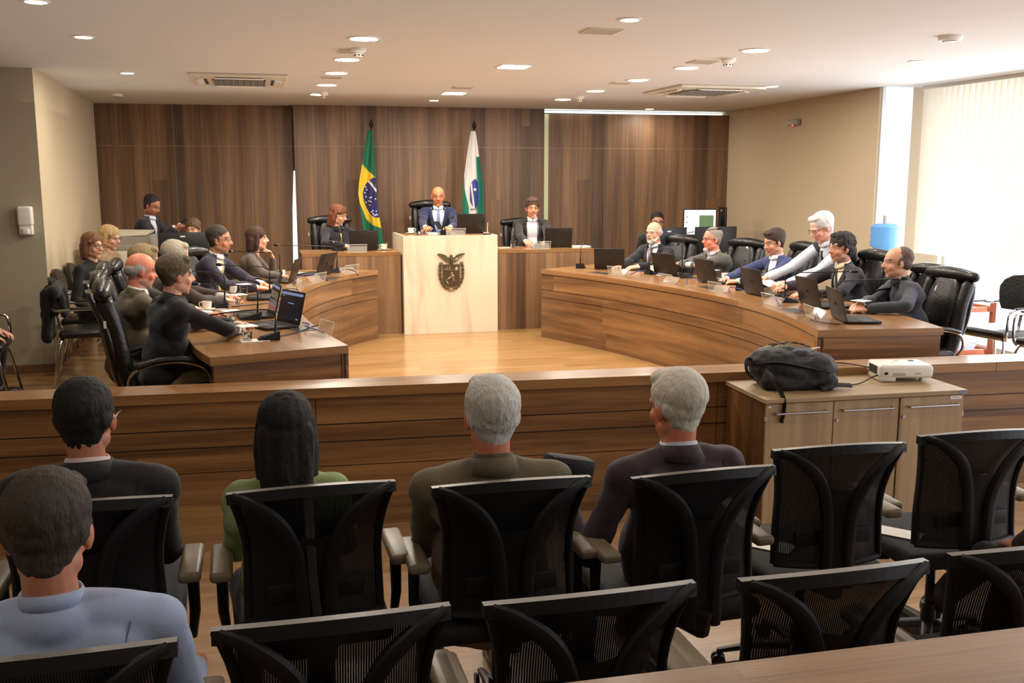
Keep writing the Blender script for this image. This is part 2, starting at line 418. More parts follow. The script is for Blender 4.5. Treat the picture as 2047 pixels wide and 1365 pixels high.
# ------------------------------------------------------------------ ceiling fittings
def downlight(x, y, r, m, label):
    t = thing('downlight', label, 'ceiling light', (x,y,ZC), 0, 'recessed round ceiling downlights')
    bm = NB(); lathe(bm, [(r,0),(r+.018,0),(r+.018,-.006),(r,-.008)], n=28); obj('trim_ring', bm, M['white'], t)
    bm = NB(); lathe(bm, [(.001,-.004),(r,-.004),(r,-.009),(.001,-.009)], n=28); obj('diffuser', bm, m, t)
    return t
big = [(.78,7.03,'nearest of the left row of large round downlights'),(.78,8.27,'second large round downlight of the left row, beyond the smoke detector'),(.78,9.33,'third large round downlight of the left row'),(.78,10.53,'fourth large round downlight of the left row'),(.78,11.72,'farthest large round downlight of the left row, by the wood wall'),
 (3.66,6.94,'nearest large round downlight of the right row'),(3.66,8.16,'second large round downlight of the right row'),(3.65,9.26,'third large round downlight of the right row'),(3.65,10.51,'fourth large round downlight of the right row'),(3.66,11.72,'farthest large round downlight of the right row')]
small = [(-1.05,7.42,'small round downlight at upper left, alone on the ceiling'),(-1.04,9.8,'small round downlight above the left wall corner'),(2.19,12.26,'small round downlight high above the marble podium'),(5.3,13.0,'small round downlight close to the back wood wall at right'),(5.24,9.55,'small round downlight beside the right ceiling air conditioner'),(5.27,7.25,'small round downlight near the window blinds'),(-1.08,6.03,'small round downlight cut by the top left edge of the view'),(2.23,5.81,'downlight beside the nearest grey ceiling access panel')]
for x, y, lb in big:
    downlight(x, y, .095, M['lamp'], lb)
for x, y, lb in small:
    downlight(x, y, .055, M['lampdim'], lb)
def sqlight(x, y, label):
    t = thing('square_ceiling_light', label, 'ceiling light', (x,y,ZC), 0, 'square ceiling lights over the podium aisle')
    bm = NB(); b2(bm, (-.135,-.135,-.006), (.135,.135,0)); obj('frame', bm, M['white'], t)
    bm = NB(); b2(bm, (-.115,-.115,-.010), (.115,.115,-.006)); obj('diffuser', bm, M['lamp'], t)
sqlight(2.2, 8.44, 'nearer of the two square ceiling lights'); sqlight(2.23, 11.2, 'farther of the two square ceiling lights')
def hatch(x, y, w, label, cat='ceiling panel'):
    t = thing('access_panel', label, cat, (x,y,ZC), 0, 'flat grey ceiling access panels')
    bm = NB(); b2(bm, (-w/2,-w/2,-.007), (w/2,w/2,0), bevel=.002, seg=1); obj('panel_cover', bm, M['panelgrey'], t)
    bm = NB()
    for s in (-1,1): b2(bm, (s*w/2-.004,-w/2,-.009), (s*w/2+.004,w/2,0)); b2(bm, (-w/2,s*w/2-.004,-.009), (w/2,s*w/2+.004,0))
    obj('panel_rim', bm, M['cream'], t)
hatch(2.22,6.3,.22,'grey access panel nearest the viewer on the ceiling centre'); hatch(.77,7.74,.2,'grey access panel behind the left smoke detector')
hatch(3.6,7.72,.2,'grey access panel beside the right smoke detector'); hatch(3.6,9.6,.18,'grey access panel between third and fourth right downlights')
hatch(2.18,10.5,.2,'grey access panel before the farther square light'); hatch(.77,9.75,.18,'grey access panel between third and fourth left downlights')
def smoke(x, y, r, label, flat=False):
    t = thing('smoke_detector', label, 'smoke detector', (x,y,ZC), 0)
    bm = NB()
    if flat: lathe(bm, [(.001,0),(r,0),(r,-.012),(r*.9,-.03),(.001,-.032)], n=24)
    else: lathe(bm, [(.001,0),(r,0),(r,-.018),(r*.86,-.024),(r*.86,-.032),(.001,-.032)], n=24)
    obj('base', bm, M['white'], t, smooth=True)
    bm = NB()
    lathe(bm, [(.001,-.032),(r*.5,-.032),(r*.62,-.045),(r*.5,-.062),(.001,-.064)] if not flat else [(r*.3,-.031),(r*.7,-.031),(r*.6,-.036),(r*.3,-.036)], n=24); obj('sensor_head', bm, M['white'] if not flat else M['greyplas'], t, smooth=True)
    if not flat:
        bm = NB()
        for k in range(8): a = k*PI/4; bx(bm, (math.cos(a)*r*.58, math.sin(a)*r*.58, -.05), (.006,.012,.01), rot=Matrix.Rotation(a,3,'Z'))
        obj('smoke_slots', bm, M['grillblack'], t)
smoke(.80,7.59,.06,'white smoke detector hanging in front of the left grey ceiling panel'); smoke(3.71,7.48,.06,'white smoke detector at the right of a grey ceiling panel')
smoke(3.72,11.25,.055,'small smoke detector between the two farthest right downlights'); smoke(.81,11.45,.05,'small smoke detector by the farthest left downlights')
smoke(-1.43,12.29,.07,'flat white detector on the ceiling near the left wood wall',True); smoke(4.57,5.95,.08,'flat white round detector on the ceiling at upper right',True)
def aircon(x, y, sx, sy, rz, label):
    t = thing('ceiling_air_conditioner', label, 'air conditioner', (x,y,ZC), rz)
    bm = NB(); b2(bm, (-sx/2,-sy/2,-.03), (sx/2,sy/2,0), bevel=.012); obj('housing', bm, M['cream'], t)
    bm = NB(); b2(bm, (-sx*.27,-sy*.27,-.038), (sx*.27,sy*.27,-.029)); obj('intake_grille', bm, M['grillblack'], t)
    bm = NB()
    for k in range(13): q = -sy*.25+k*sy*.5/12; b2(bm, (-sx*.27,q-.006,-.044), (sx*.27,q+.004,-.034))
    for k in range(9): q = -sx*.27+k*sx*.54/8; b2(bm, (q-.003,-sy*.27,-.046), (q+.003,sy*.27,-.036))
    obj('grille_bars', bm, M['greyplas'], t)
    for ang in range(4):
        q = ang*PI/2; w = (sx if ang % 2 else sy); L = (sy if ang % 2 else sx)
        R_ = Matrix.Rotation(q, 3, 'Z'); cc = R_ @ V((0,-w*.40,-.036))
        bm = NB(); bx(bm, cc, (L*.5,w*.07,.012), rot=R_ @ Matrix.Rotation(.25,3,'X'), bevel=.004); obj('air_flap', bm, M['white'], t)
        bm = NB(); bx(bm, R_ @ V((0,-w*.345,-.031)), (L*.5,w*.03,.006), rot=R_); obj('air_slot', bm, M['grillblack'], t)
aircon(-.07,10.15,.88,1.05,0,'cream ceiling cassette air conditioner over the left side')
aircon(4.72,10.1,.95,1.05,0,'cream ceiling cassette air conditioner with open flaps over the right side')
# wall fittings
t = thing('soap_dispenser', 'white plastic soap dispenser on the grey-green left pier', 'dispenser', (-1.925,9.6,1.41))
bm = NB(); b2(bm, (-.062,-.09,.08), (.062,0,.25), bevel=.022, seg=4); obj('cover', bm, M['white'], t, smooth=True)
bm = NB(); b2(bm, (-.055,-.075,0), (.055,0,.09), bevel=.012, seg=3); obj('lower_body', bm, M['white'], t, smooth=True)
bm = NB(); b2(bm, (-.03,-.095,.005), (.03,-.06,.06), bevel=.014, seg=3); obj('push_bar', bm, M['white'], t, smooth=True)
t = thing('emergency_light', 'small grey emergency light with red lamp on the tan right wall', 'emergency light', (6.485,11.2,2.54), math.radians(-3.3))
bm = NB(); b2(bm, (-.05,-.13,0), (0,.13,.07), bevel=.008); obj('casing', bm, M['greyplas'], t)
bm = NB()
for k in range(4): b2(bm, (-.054,-.06,.012+k*.014), (-.049,.12,.018+k*.014))
obj('louvre', bm, M['cream'], t)
bm = NB(); sph(bm, (-.052,-.02,-.002), .008); obj('indicator_lamp', bm, M['led'], t)

# ================================================================== JOINERY
# low barrier between hall and chamber
bar = thing('low_barrier', 'long low walnut barrier with thick top rail behind the front row', 'barrier', (0,0,0))
def bary(x): return 5.60-.063*(x+.29)*1.0   # back edge of the rail
A_ = math.atan(-.063)
bar.location = (0, bary(0), 0); bar.rotation_euler = (0,0,A_)
bm = NB(); b2(bm, (-4.2,-.24,.735), (4.4,0,.79)); b2(bm, (4.404,-.24,.735), (7.2,0,.79)); obj('top_rail', bm, M['desktop'], bar, grain='x')
bm = NB()
for x0, x1 in ((-4.2,-2.0),(-1.996,.3),(.304,2.6),(2.604,4.9),(4.904,7.2)):
    for z0, z1 in ((.0,.345),(.35,.48),(.487,.578),(.585,.728)): b2(bm, (x0,-.215,z0), (x1,-.03,z1))
obj('front_panelling', bm, M['deskwood'], bar, grain='x')
bm = NB(); b2(bm, (-4.2,-.205,0), (7.2,-.04,.735)); obj('core', bm, M['matgrey'], bar)

# curved desks
LIN = [(.52,5.9),(.40,6.55),(.32,7.38),(.31,8.1),(.37,8.85),(.56,9.58),(.86,10.22),(1.29,10.8)]
LOUT = [(-.26,5.67),(-.37,6.1),(-.50,7.0),(-.54,8.0),(-.48,9.0),(-.33,9.8),(-.02,10.5),(.48,11.05)]
RIN = [(3.55,5.73),(3.72,6.45),(3.79,7.06),(3.76,7.75),(3.62,8.6),(3.40,9.45),(3.20,10.0),(3.03,10.45)]
ROUT = [(4.42,5.62),(4.56,6.3),(4.63,7.0),(4.62,7.8),(4.53,8.8),(4.36,9.7),(4.10,10.4),(3.87,10.95)]
def curved_desk(label, IN, OUT, s):
    t = thing('curved_desk', label, 'desk', (0,0,0))
    a = spline([(p[0],p[1],0) for p in IN], 6); b = spline([(p[0],p[1],0) for p in OUT], 6)
    n = min(len(a), len(b))
    def slab(name, fa, fb, z0, z1, m, grain='arc'):
        bm = NB(); uvl = bm.loops.layers.uv.new('UVMap'); ln = [0]
        for i in range(1, n): ln.append(ln[-1]+(a[i]-a[i-1]).length)
        for i in range(n-1):
            def P(j, side, z):
                q = a[j].lerp(b[j], (fa if side == 0 else fb)); return bm.verts.new((q.x,q.y,z))
            quads = [[(i,0,z1),(i+1,0,z1),(i+1,1,z1),(i,1,z1)],[(i,0,z0),(i+1,0,z0),(i+1,0,z1),(i,0,z1)],[(i,1,z0),(i,1,z1),(i+1,1,z1),(i+1,1,z0)],[(i,0,z0),(i,1,z0),(i+1,1,z0),(i+1,0,z0)]]
            if i == 0: quads.append([(0,0,z0),(0,0,z1),(0,1,z1),(0,1,z0)])
            if i == n-2: quads.append([(n-1,0,z0),(n-1,1,z0),(n-1,1,z1),(n-1,0,z1)])
            for qi, q in enumerate(quads):
                f = bm.faces.new([P(*c) for c in q])
                for lp, c in zip(f.loops, q):
                    if qi in (0,3): lp[uvl].uv = (ln[c[0]], (0 if c[1]==0 else .85*(fb-fa)))
                    elif qi >= 4: lp[uvl].uv = (c[1]*.85*(fb-fa)+5, c[2])
                    else: lp[uvl].uv = (ln[c[0]]+qi*1.3, c[2])
        bmesh.ops.remove_doubles(bm, verts=bm.verts, dist=.0005)
        return obj(name, bm, m, t)
    slab('desktop', 0, 1, .872, .92, M['desktop'])
    def bandf(zs, f0, f1, nm, m):
        for z0, z1 in zs: slab(nm, f0, f1, z0, z1, m)
    bandf(((.70,.868),(.615,.693),(FZ,.608)), .012, .05, 'front_panel', M['deskwood'])
    slab('front_core', .02, .045, FZ, .872, M['matgrey'])
    slab('cove_strip', .008, .03, .8625, .8715, M['matgrey'])
    # end panel facing the hall
    e0 = a[0].lerp(b[0], .01); e1 = a[0].lerp(b[0], .99); d = (e1-e0)
    bm = NB(); mid = (e0+e1)/2; rot = Matrix.Rotation(math.atan2(d.y, d.x), 3, 'Z')
    nrm = V((0,1,0)); bx(bm, (mid.x, mid.y+.035, (FZ+.872)/2), (d.length, .05, .872-FZ), rot=rot); obj('end_panel', bm, M['deskwood'], t, grain='x')
    return t
curved_desk('long curved walnut desk on the left side of the chamber', LIN, LOUT, -1)
curved_desk('long curved walnut desk on the right side of the chamber', RIN, ROUT, 1)

# straight side desks flanking the podium, on their own platform
bm = NB(); b2(bm, (-.1,11.35,FZ), (4.6,13.4,.34)); struct('floor_dais', bm, M['floor'], grain='x')
bm = NB(); b2(bm, (1.45,12.0,.34), (2.95,13.4,.51)); struct('floor_dais_upper', bm, M['floor'], grain='x')
def side_desk(label, x0, x1):
    t = thing('side_desk', label, 'desk', (x0,11.08,0)); w = x1-x0
    bm = NB(); b2(bm, (0,0,1.055), (w,.62,1.09)); obj('desktop', bm, M['desktop'], t, grain='x')
    bm = NB(); b2(bm, (.002,.004,FZ), (w-.002,.035,1.055)); obj('front_panel', bm, M['sidewood'], t, grain='z')
    for x in (.004, w-.03):
        bm = NB(); b2(bm, (x,.036,FZ), (x+.026,.6,1.055)); obj('side_panel', bm, M['sidewood'], t, grain='z')
side_desk('straight walnut desk left of the marble podium', .5, 1.585)
side_desk('straight walnut desk right of the marble podium', 2.685, 3.87)
t = thing('podium', 'white marble president podium with wooden inset top', 'podium', (1.6,11.0,0))
bm = NB(); b2(bm, (0,0,FZ), (1.075,.03,1.27)); obj('front_slab', bm, M['marble'], t)
for x in (0,1.047):
    bm = NB(); b2(bm, (x,.031,FZ), (x+.028,.85,1.27)); obj('side_slab', bm, M['marble'], t)
bm = NB(); b2(bm, (.029,.031,1.2), (1.046,.85,1.255)); obj('desktop', bm, M['desktop'], t, grain='x')

# coat of arms: eagle, shield with reaper, branches
t = thing('coat_of_arms', 'cast bronze state coat of arms with spread-winged eagle on the white podium front', 'emblem', (2.135,10.985,.88))
def xz(p, k=.0052): return (p[0]*k, p[1]*k)
def plate(name, pts, y0, y1, m, par, bev=0):
    bm = NB(); lo = [bm.verts.new((x,y0,z)) for x, z in pts]; hi = [bm.verts.new((x,y1,z)) for x, z in pts]
    bm.faces.new(lo); bm.faces.new(list(reversed(hi)))
    for i in range(len(pts)): j = (i+1) % len(pts); bm.faces.new((lo[j],lo[i],hi[i],hi[j]))
    return obj(name, bm, m, par)
def shieldpts(w, top, bot):
    pts = [(-w,top),(w,top),(w,bot+w)]
    for k in range(1,12): a = -k*PI/12; pts.append((w*math.cos(a), bot+w+w*1.0*math.sin(a)))
    pts.append((-w,bot+w)); return pts
plate('shield_rim', shieldpts(.100,.072,-.196), .0, .016, M['bronzel'], t)
plate('shield_field', shieldpts(.092,.064,-.187), -.008, .006, M['bronzed'], t)
bm = NB(); b2(bm, (-.094,-.014,.004), (.094,-.006,.010))
for cx_, h in ((-.07,.028),(-.045,.045),(-.02,.05)):
    vs = [bm.verts.new(p) for p in ((cx_-.018,-.013,.01),(cx_+.018,-.013,.01),(cx_,-.013,.01+h),(cx_,-.004,.01))]
    bm.faces.new(vs[:3]); bm.faces.new((vs[0],vs[1],vs[3]))
for k in range(7):
    a = PI*k/6; tube(bm, [(.055,-.012,.012),(.055+.034*math.cos(a),-.012,.012+.034*math.sin(a))], [.007,.001], n=5)
sph(bm, (.055,-.01,.012), (.018,.008,.018)); obj('chief_relief', bm, M['bronzel'], t)
bm = NB()   # the reaper with a scythe
def seg(a, b, ra, rb): cap(bm, (a[0],-.012,a[1]), (b[0],-.012,b[1]), ra, rb, n=6)
seg((.008,-.028),(.004,-.034),.009,.009); seg((.008,-.045),(.018,-.09),.011,.009); seg((.004,-.05),(-.02,-.078),.005,.004); seg((-.02,-.078),(-.036,-.088),.004,.003)
seg((.014,-.05),(.034,-.06),.005,.004); seg((.034,-.06),(.016,-.08),.004,.003); seg((.016,-.09),(.010,-.13),.007,.004); seg((.010,-.13),(.004,-.15),.004,.003)
seg((.022,-.09),(.036,-.12),.007,.004); seg((.036,-.12),(.040,-.145),.004,.003); seg((.03,-.062),(-.062,-.104),.0022,.0022)
for q in ((-.062,-.104,-.055,-.125),(-.055,-.125,-.036,-.146)): seg(q[:2], q[2:], .006, .004)
obj('reaper_figure', bm, M['bronzel'], t)
bm = NB(); cap(bm, (0,-.014,.085), (0,-.012,.15), .014, .020, n=10); sph(bm, (-.002,-.018,.168), (.014,.014,.014)); tube(bm, [(-.008,-.02,.168),(-.024,-.022,.163)], [.006,.001], n=6)
for s in (-1,1): cap(bm, (s*.006,-.012,.1), (s*.014,-.012,.075), .008, .006, n=6)
obj('eagle_body', bm, M['bronze'], t, smooth='all')
for s in (-1,1):
    w = [(0,.10),(.03,.088),(.06,.098),(.09,.128),(.125,.155),(.158,.185),(.15,.192),(.10,.188),(.06,.170),(.03,.14),(.008,.15)]
    if s < 0: w = list(reversed([(-x,z) for x, z in w]))
    o = plate('eagle_wing', w, -.012, .004, M['bronze'], t)
    bm = NB()
    for j in range(7):
        x0 = .02+j*.015; cap(bm, (s*(x0), -.014, .12+j*.007), (s*(x0+.02+j*.003), -.013, .10+j*.0125), .0035, .002, n=5)
    obj('wing_feathers', bm, M['bronzel'], o)
for s in (-1,1):
    bm = NB(); path = spline([(s*.118,0,.085),(s*.128,0,.04),(s*.130,0,-.02),(s*.126,0,-.08),(s*.105,0,-.14),(s*.07,0,-.185),(s*.02,0,-.215),(-s*.03,0,-.235)], 4)
    tube(bm, path, .004, n=6)
    for i, p in enumerate(path[:-6]):
        for q in (-1,1):
            a = i*.9+q; sph(bm, (p.x+q*.011*math.cos(i), -.008, p.z+.004*math.sin(a*3)), (.010,.009,.013), nu=8, nv=6)
    obj('laurel_branch', bm, M['bronze'], t, smooth='all')

# cabinet in front of the barrier
cab = thing('low_cabinet', 'three-door oak laminate cabinet with silver handles against the barrier', 'cabinet', (2.6,4.66,0), math.radians(-2.5))
CW, CD = 1.19, .50
bm = NB(); b2(bm, (-.012,-.012,.72), (CW+.012,CD,.745), bevel=.002, seg=1); obj('top_board', bm, M['cabwood'], cab, grain='x')
bm = NB(); b2(bm, (0,.02,.06), (.018,CD-.01,.72)); obj('side_panel', bm, M['deskwood'], cab, grain='z')
bm = NB(); b2(bm, (CW-.018,.02,.06), (CW,CD-.01,.72)); obj('side_panel', bm, M['cabwood'], cab, grain='z')
bm = NB(); b2(bm, (.018,CD-.03,.06), (CW-.018,CD-.012,.72)); obj('back_panel', bm, M['matgrey'], cab)
bm = NB(); b2(bm, (.02,.03,.04), (CW-.02,CD-.02,.06)); obj('bottom_board', bm, M['cabwood'], cab, grain='x')
bm = NB(); b2(bm, (0,.015,.006), (CW,CD-.02,.045)); obj('plinth', bm, M['metalbase'], cab)
for x in (.05, CW-.05):
    bm = NB(); cyl(bm, (x,.06,0), (x,.06,.01), .012, n=10); cyl(bm, (x,.4,0), (x,.4,.01), .012, n=10); obj('levelling_foot', bm, M['black'], cab)
for i, (x0, x1) in enumerate(((.003,.392),(.397,.786),(.797,1.187))):
    bm = NB(); b2(bm, (x0,0,.05), (x1,.018,.715), bevel=.001, seg=1); d = obj('door', bm, M['cabwood'], cab, grain='z')
    bm = NB(); xm = (x0+x1)/2; hw = .15; z = .665
    tube(bm, [(xm-hw,0,z),(xm-hw,-.026,z),(xm+hw,-.026,z),(xm+hw,0,z)], .0065, n=8); obj('handle', bm, M['steel'], d)
    if i:
        bm = NB(); tube(bm, [(x0+.02,.002,.61),(x0+.02,-.008,.61)], .009, n=14); obj('lock', bm, M['steel'], d)
    else:
        bm = NB(); vs = [bm.verts.new((x0+.018+dx,-.001,.70+dz)) for dx, dz in ((-.011,0),(0,-.007),(.011,0),(0,.007))]; bm.faces.new(vs); obj('diamond_sticker', bm, M['sticker'], d)
        bm = NB(); b2(bm, (x0-.012,-.004,.625), (x0+.006,.01,.648)); obj('hinge_clip', bm, M['steel'], d)
    if i == 2:
        bm = NB(); b2(bm, (x1-.085,-.0015,.693), (x1-.015,0,.712)); lab = obj('paper_label', bm, M['sticker'], d)
        bm = NB(); b2(bm, (x1-.07,-.0022,.701), (x1-.03,-.001,.7035)); obj('label_print', bm, M['greyplas'], d)
        bm = NB(); b2(bm, (x1+.0,.01,.59), (x1+.012,.02,.62)); obj('hinge_clip', bm, M['steel'], d)
bm = NB(); b2(bm, (CW-.045,-.0135,.727), (CW+.008,-.0115,.743)); obj('asset_tag', bm, M['stickerblue'], cab)

# desk right in front of the viewer
t = thing('foreground_desk', 'walnut desk surface at the bottom right corner of the view', 'desk', (.10,1.725,0), math.radians(-1.0))
bm = NB(); b2(bm, (0,-.75,.89), (3.6,0,.935), bevel=.002, seg=1); obj('desktop', bm, M['desktop'], t, grain='x')
for x in (.05, 3.5):
    bm = NB(); b2(bm, (x,-.7,0), (x+.03,-.05,.89)); obj('side_panel', bm, M['deskwood'], t, grain='z')
bm = NB(); b2(bm, (.08,-.10,.35), (3.5,-.08,.89)); obj('modesty_panel', bm, M['deskwood'], t, grain='x')

# floor tape
def tape(pts, w, label):
    bm = NB()
    for a, b in zip(pts, pts[1:]):
        a, b = V((a[0],a[1],0)), V((b[0],b[1],0)); d = (b-a).normalized(); nrm = V((-d.y,d.x,0))*w/2
        vs = [bm.verts.new(p+V((0,0,.0015))) for p in (a-nrm,b-nrm,b+nrm,a+nrm)]; bm.faces.new(vs)
    o = obj('floor_tape', bm, M['yellow']); tag(o, label, 'tape', 'yellow tape marks on the hall floor')
tape([(2.35,4.55),(3.0,4.52)], .045, 'yellow floor tape strip at the foot of the cabinet')
tape([(1.93,3.12),(2.06,2.92)], .05, 'yellow floor tape piece left of the empty second-row chair')

# ================================================================== CHAIRS
def star_base(t, m=None, r=.30, z0=0):
    m = m or M['black']
    bm = NB(); cyl(bm, (0,0,.08), (0,0,.20), .03, n=14); cyl(bm, (0,0,.2), (0,0,.43), .018, n=12); obj('gas_column', bm, M['black'], t, smooth=True)
    for k in range(5):
        a = k*2*PI/5+.3; d = V((math.cos(a), math.sin(a), 0))
        bm = NB(); tube(bm, [V((0,0,.115)), d*r*.55+V((0,0,.10)), d*r+V((0,0,.068))], [.028,.022,.014], n=8, flat=.7); l = obj('base_spoke', bm, m, t, smooth=True)
        bm = NB(); q = V((-d.y,d.x,0)); c = d*r+V((0,0,.029))
        for s in (-1,1): cyl(bm, c+q*s*.008, c+q*s*.022, .028, n=14)
        cyl(bm, d*r+V((0,0,.05)), d*r+V((0,0,.075)), .008, n=8); obj('caster', bm, M['black'], l, smooth=True)

def mesh_chair():
    t = thing('mesh_chair', 'x', 'chair')
    def P(u, v, off=0):
        z = .53+.44*v
        hw = .195+.012*(1-v)+.050*max(0,(v-.45)/.55)**1.7
        y = -.235+.055*u*u-.055*v+.03*math.sin(v*PI)*1.0-off
        zz = z-.022*u*u*(v**3)+.012*v
        return V((u*hw, y, zz))
    bm = NB(); nu, nv = 16, 14
    g = [[bm.verts.new(P(-1+2*i/nu, j/nv)) for i in range(nu+1)] for j in range(nv+1)]
    for j in range(nv):
        for i in range(nu): bm.faces.new((g[j][i],g[j][i+1],g[j+1][i+1],g[j+1][i]))
    obj('back_mesh', bm, M['meshfab'], t, smooth='all')
    bm = NB()
    path = [P(-1,v/10) for v in range(11)]
    tube(bm, path, .013, n=8, flat=1.2); tube(bm, [P(1,v/10) for v in range(11)], .013, n=8, flat=1.2); tube(bm, [P(-1+2*i/12,0) for i in range(13)], .014, n=8)
    obj('back_frame', bm, M['blackmatte'], t, smooth=True)
    # deep top rail
    bm = NB(); rows = []
    for i in range(17):
        u = -1.04+2.08*i/16; a = P(u,1); h = .022
        rows.append([bm.verts.new(a+V(q)) for q in ((0,-.012,h*.4),(0,.012,h*.4),(0,.014,-h),(0,-.018,-h))])
    for a, b in zip(rows, rows[1:]):
        for k in range(4): bm.faces.new((a[k],a[(k+1)%4],b[(k+1)%4],b[k])).material_index = 1 if k == 0 else 0
    bm.faces.new(rows[0]); bm.faces.new(list(reversed(rows[-1])))
    obj('top_rail', bm, [M['blackmatte'], M['railgrey']], t)
    # Y shaped support behind the mesh
    arm = [(.238,.975),(.185,.955),(.13,.912),(.092,.865),(.066,.805),(.050,.73),(.043,.62),(.042,.46)]
    def Y(x, z): v = (z-.53)/.44; u = x/.22; return -.235+.055*u*u-.055*v+.03*math.sin(max(0,min(1,v))*PI)-.026
    for s in (-1,1):
        bm = NB(); pts = spline([(s*x, Y(x,z)-.002, z-.012) for x, z in arm], 4)
        tube(bm, pts, [.010+.008*min(1,i/8) for i in range(len(pts))], n=8, flat=1.3); obj('support_arm', bm, M['blackmatte'], t, smooth=True)
    bm = NB(); rows = []
    sp = spline([(x, 0, z) for x, z in arm[3:]], 4)
    for i, p in enumerate(sp):
        row = []
        for k in range(9):
            u = -1+2*k/8; dz = -.035*(1-u*u)*max(0,1-i/10)
            row.append(bm.verts.new((u*p.x, Y(p.x*u,p.z)+.004*(1-u*u), p.z-.012+dz)))
        rows.append(row)
    for a, b in zip(rows, rows[1:]):
        for k in range(8): bm.faces.new((a[k],a[k+1],b[k+1],b[k]))
    obj('support_web', bm, M['blackmatte'], t, smooth='all')
    bm = NB(); tube(bm, [(0,-.27,.50),(0,-.25,.42),(0,-.12,.395),(0,0,.40)], .028, n=8, flat=.6); b2(bm, (-.1,-.12,.385), (.1,.12,.425), bevel=.01); obj('seat_mechanism', bm, M['black'], t, smooth=True)
    bm = NB(); b2(bm, (-.15,-.225,.60), (.15,-.205,.66), bevel=.009); obj('lumbar_pad', bm, M['blackmatte'], t, smooth=True)
    bm = NB(); b2(bm, (-.245,-.22,.425), (.245,.27,.495), bevel=.03, seg=4); obj('seat', bm, M['fabricblk'], t, smooth=True)
    for s in (-1,1):
        bm = NB(); tube(bm, [(s*.20,.0,.415),(s*.275,.0,.42),(s*.285,-.005,.50),(s*.283,-.01,.66)], [.02,.022,.022,.026], n=8, flat=.8); a = obj('armrest', bm, M['black'], t, smooth=True)
        bm = NB(); b2(bm, (s*.283-.035,-.16,.655), (s*.283+.035,.12,.69), bevel=.014, seg=3); obj('arm_pad', bm, M['armpad'], a, smooth=True)
    star_base(t)
    return t

def exec_chair():
    """high-back leather chair; ~1.12 m tall, faces +Y"""
    t = thing('executive_chair', 'x', 'chair')
    # back: S profile slab with side bolsters
    prof = [(-.20,.44),(-.245,.56),(-.27,.70),(-.295,.84),(-.33,.95),(-.36,1.04)]
    sp = spline([(0,y,z) for y, z in prof], 4)
    def slab(hw, th0, th1, name, dy=0, m='leather', z0=0, z1=99, ridge=False):
        bm = NB(); n = 18; rings = []
        L = [p for p in sp if z0 <= p.z <= z1]
        for i, p in enumerate(L):
            q = i/(len(L)-1); w = hw*(1-.10*(1-q)**2); th = th0+(th1-th0)*q
            e = math.sin(PI*min(max(q,.03),.97))**.25
            rings.append([bm.verts.new((math.copysign(abs(math.cos(2*PI*k/n))**.45, math.cos(2*PI*k/n))*w*e, p.y+dy+math.copysign(abs(math.sin(2*PI*k/n))**.6, math.sin(2*PI*k/n))*th, p.z)) for k in range(n)])
        for a, b in zip(rings, rings[1:]):
            for k in range(n): bm.faces.new((a[k],a[(k+1)%n],b[(k+1)%n],b[k]))
        bm.faces.new(rings[0]); bm.faces.new(list(reversed(rings[-1])))
        return obj(name, bm, M[m], t, smooth='all')
    slab(.255,.030,.030,'back_shell', -.03)
    slab(.165,.045,.040,'back_cushion', .028)
    for s in (-1,1):
        bm = NB(); pts = [V((s*.205, p.y+.02, p.z)) for p in sp if p.z < 1.0]
        tube(bm, pts, [.045]*len(pts), n=10, flat=1.15, rounded=True); obj('side_bolster', bm, M['leather'], t, smooth='all')
    bm = NB(); tube(bm, [(-.24,-.335,1.045),(-.12,-.325,1.055),(0,-.322,1.058),(.12,-.325,1.055),(.24,-.335,1.045)], [.040,.052,.056,.052,.040], n=16, rounded=True, up=V((0,0,1)))
    me_ = obj('headrest_roll', bm, M['leather'], t, smooth='all')
    bm = NB(); b2(bm, (-.255,-.22,.38), (.255,.27,.49), bevel=.045, seg=4); obj('seat', bm, M['leather'], t, smooth=True)
    for s in (-1,1):
        bm = NB(); pts = spline([(s*.25,-.20,.42),(s*.29,-.23,.50),(s*.30,-.20,.60),(s*.30,-.08,.645),(s*.30,.08,.645),(s*.30,.20,.60),(s*.29,.235,.50),(s*.25,.20,.41)], 4)
        tube(bm, pts, .011, n=8); a = obj('chrome_arm', bm, M['chrome'], t, smooth=True)
        bm = NB(); tube(bm, spline([(s*.30,-.17,.635),(s*.30,-.06,.662),(s*.30,.08,.662),(s*.30,.17,.635)],3), .027, n=8, flat=.7, rounded=True); obj('arm_pad', bm, M['leather'], a, smooth=True)
    bm = NB(); b2(bm, (.262,-.34,.86), (.272,-.325,.90)); obj('side_tag', bm, M['sticker'], t)
    star_base(t, M['black'], .31)
    return t

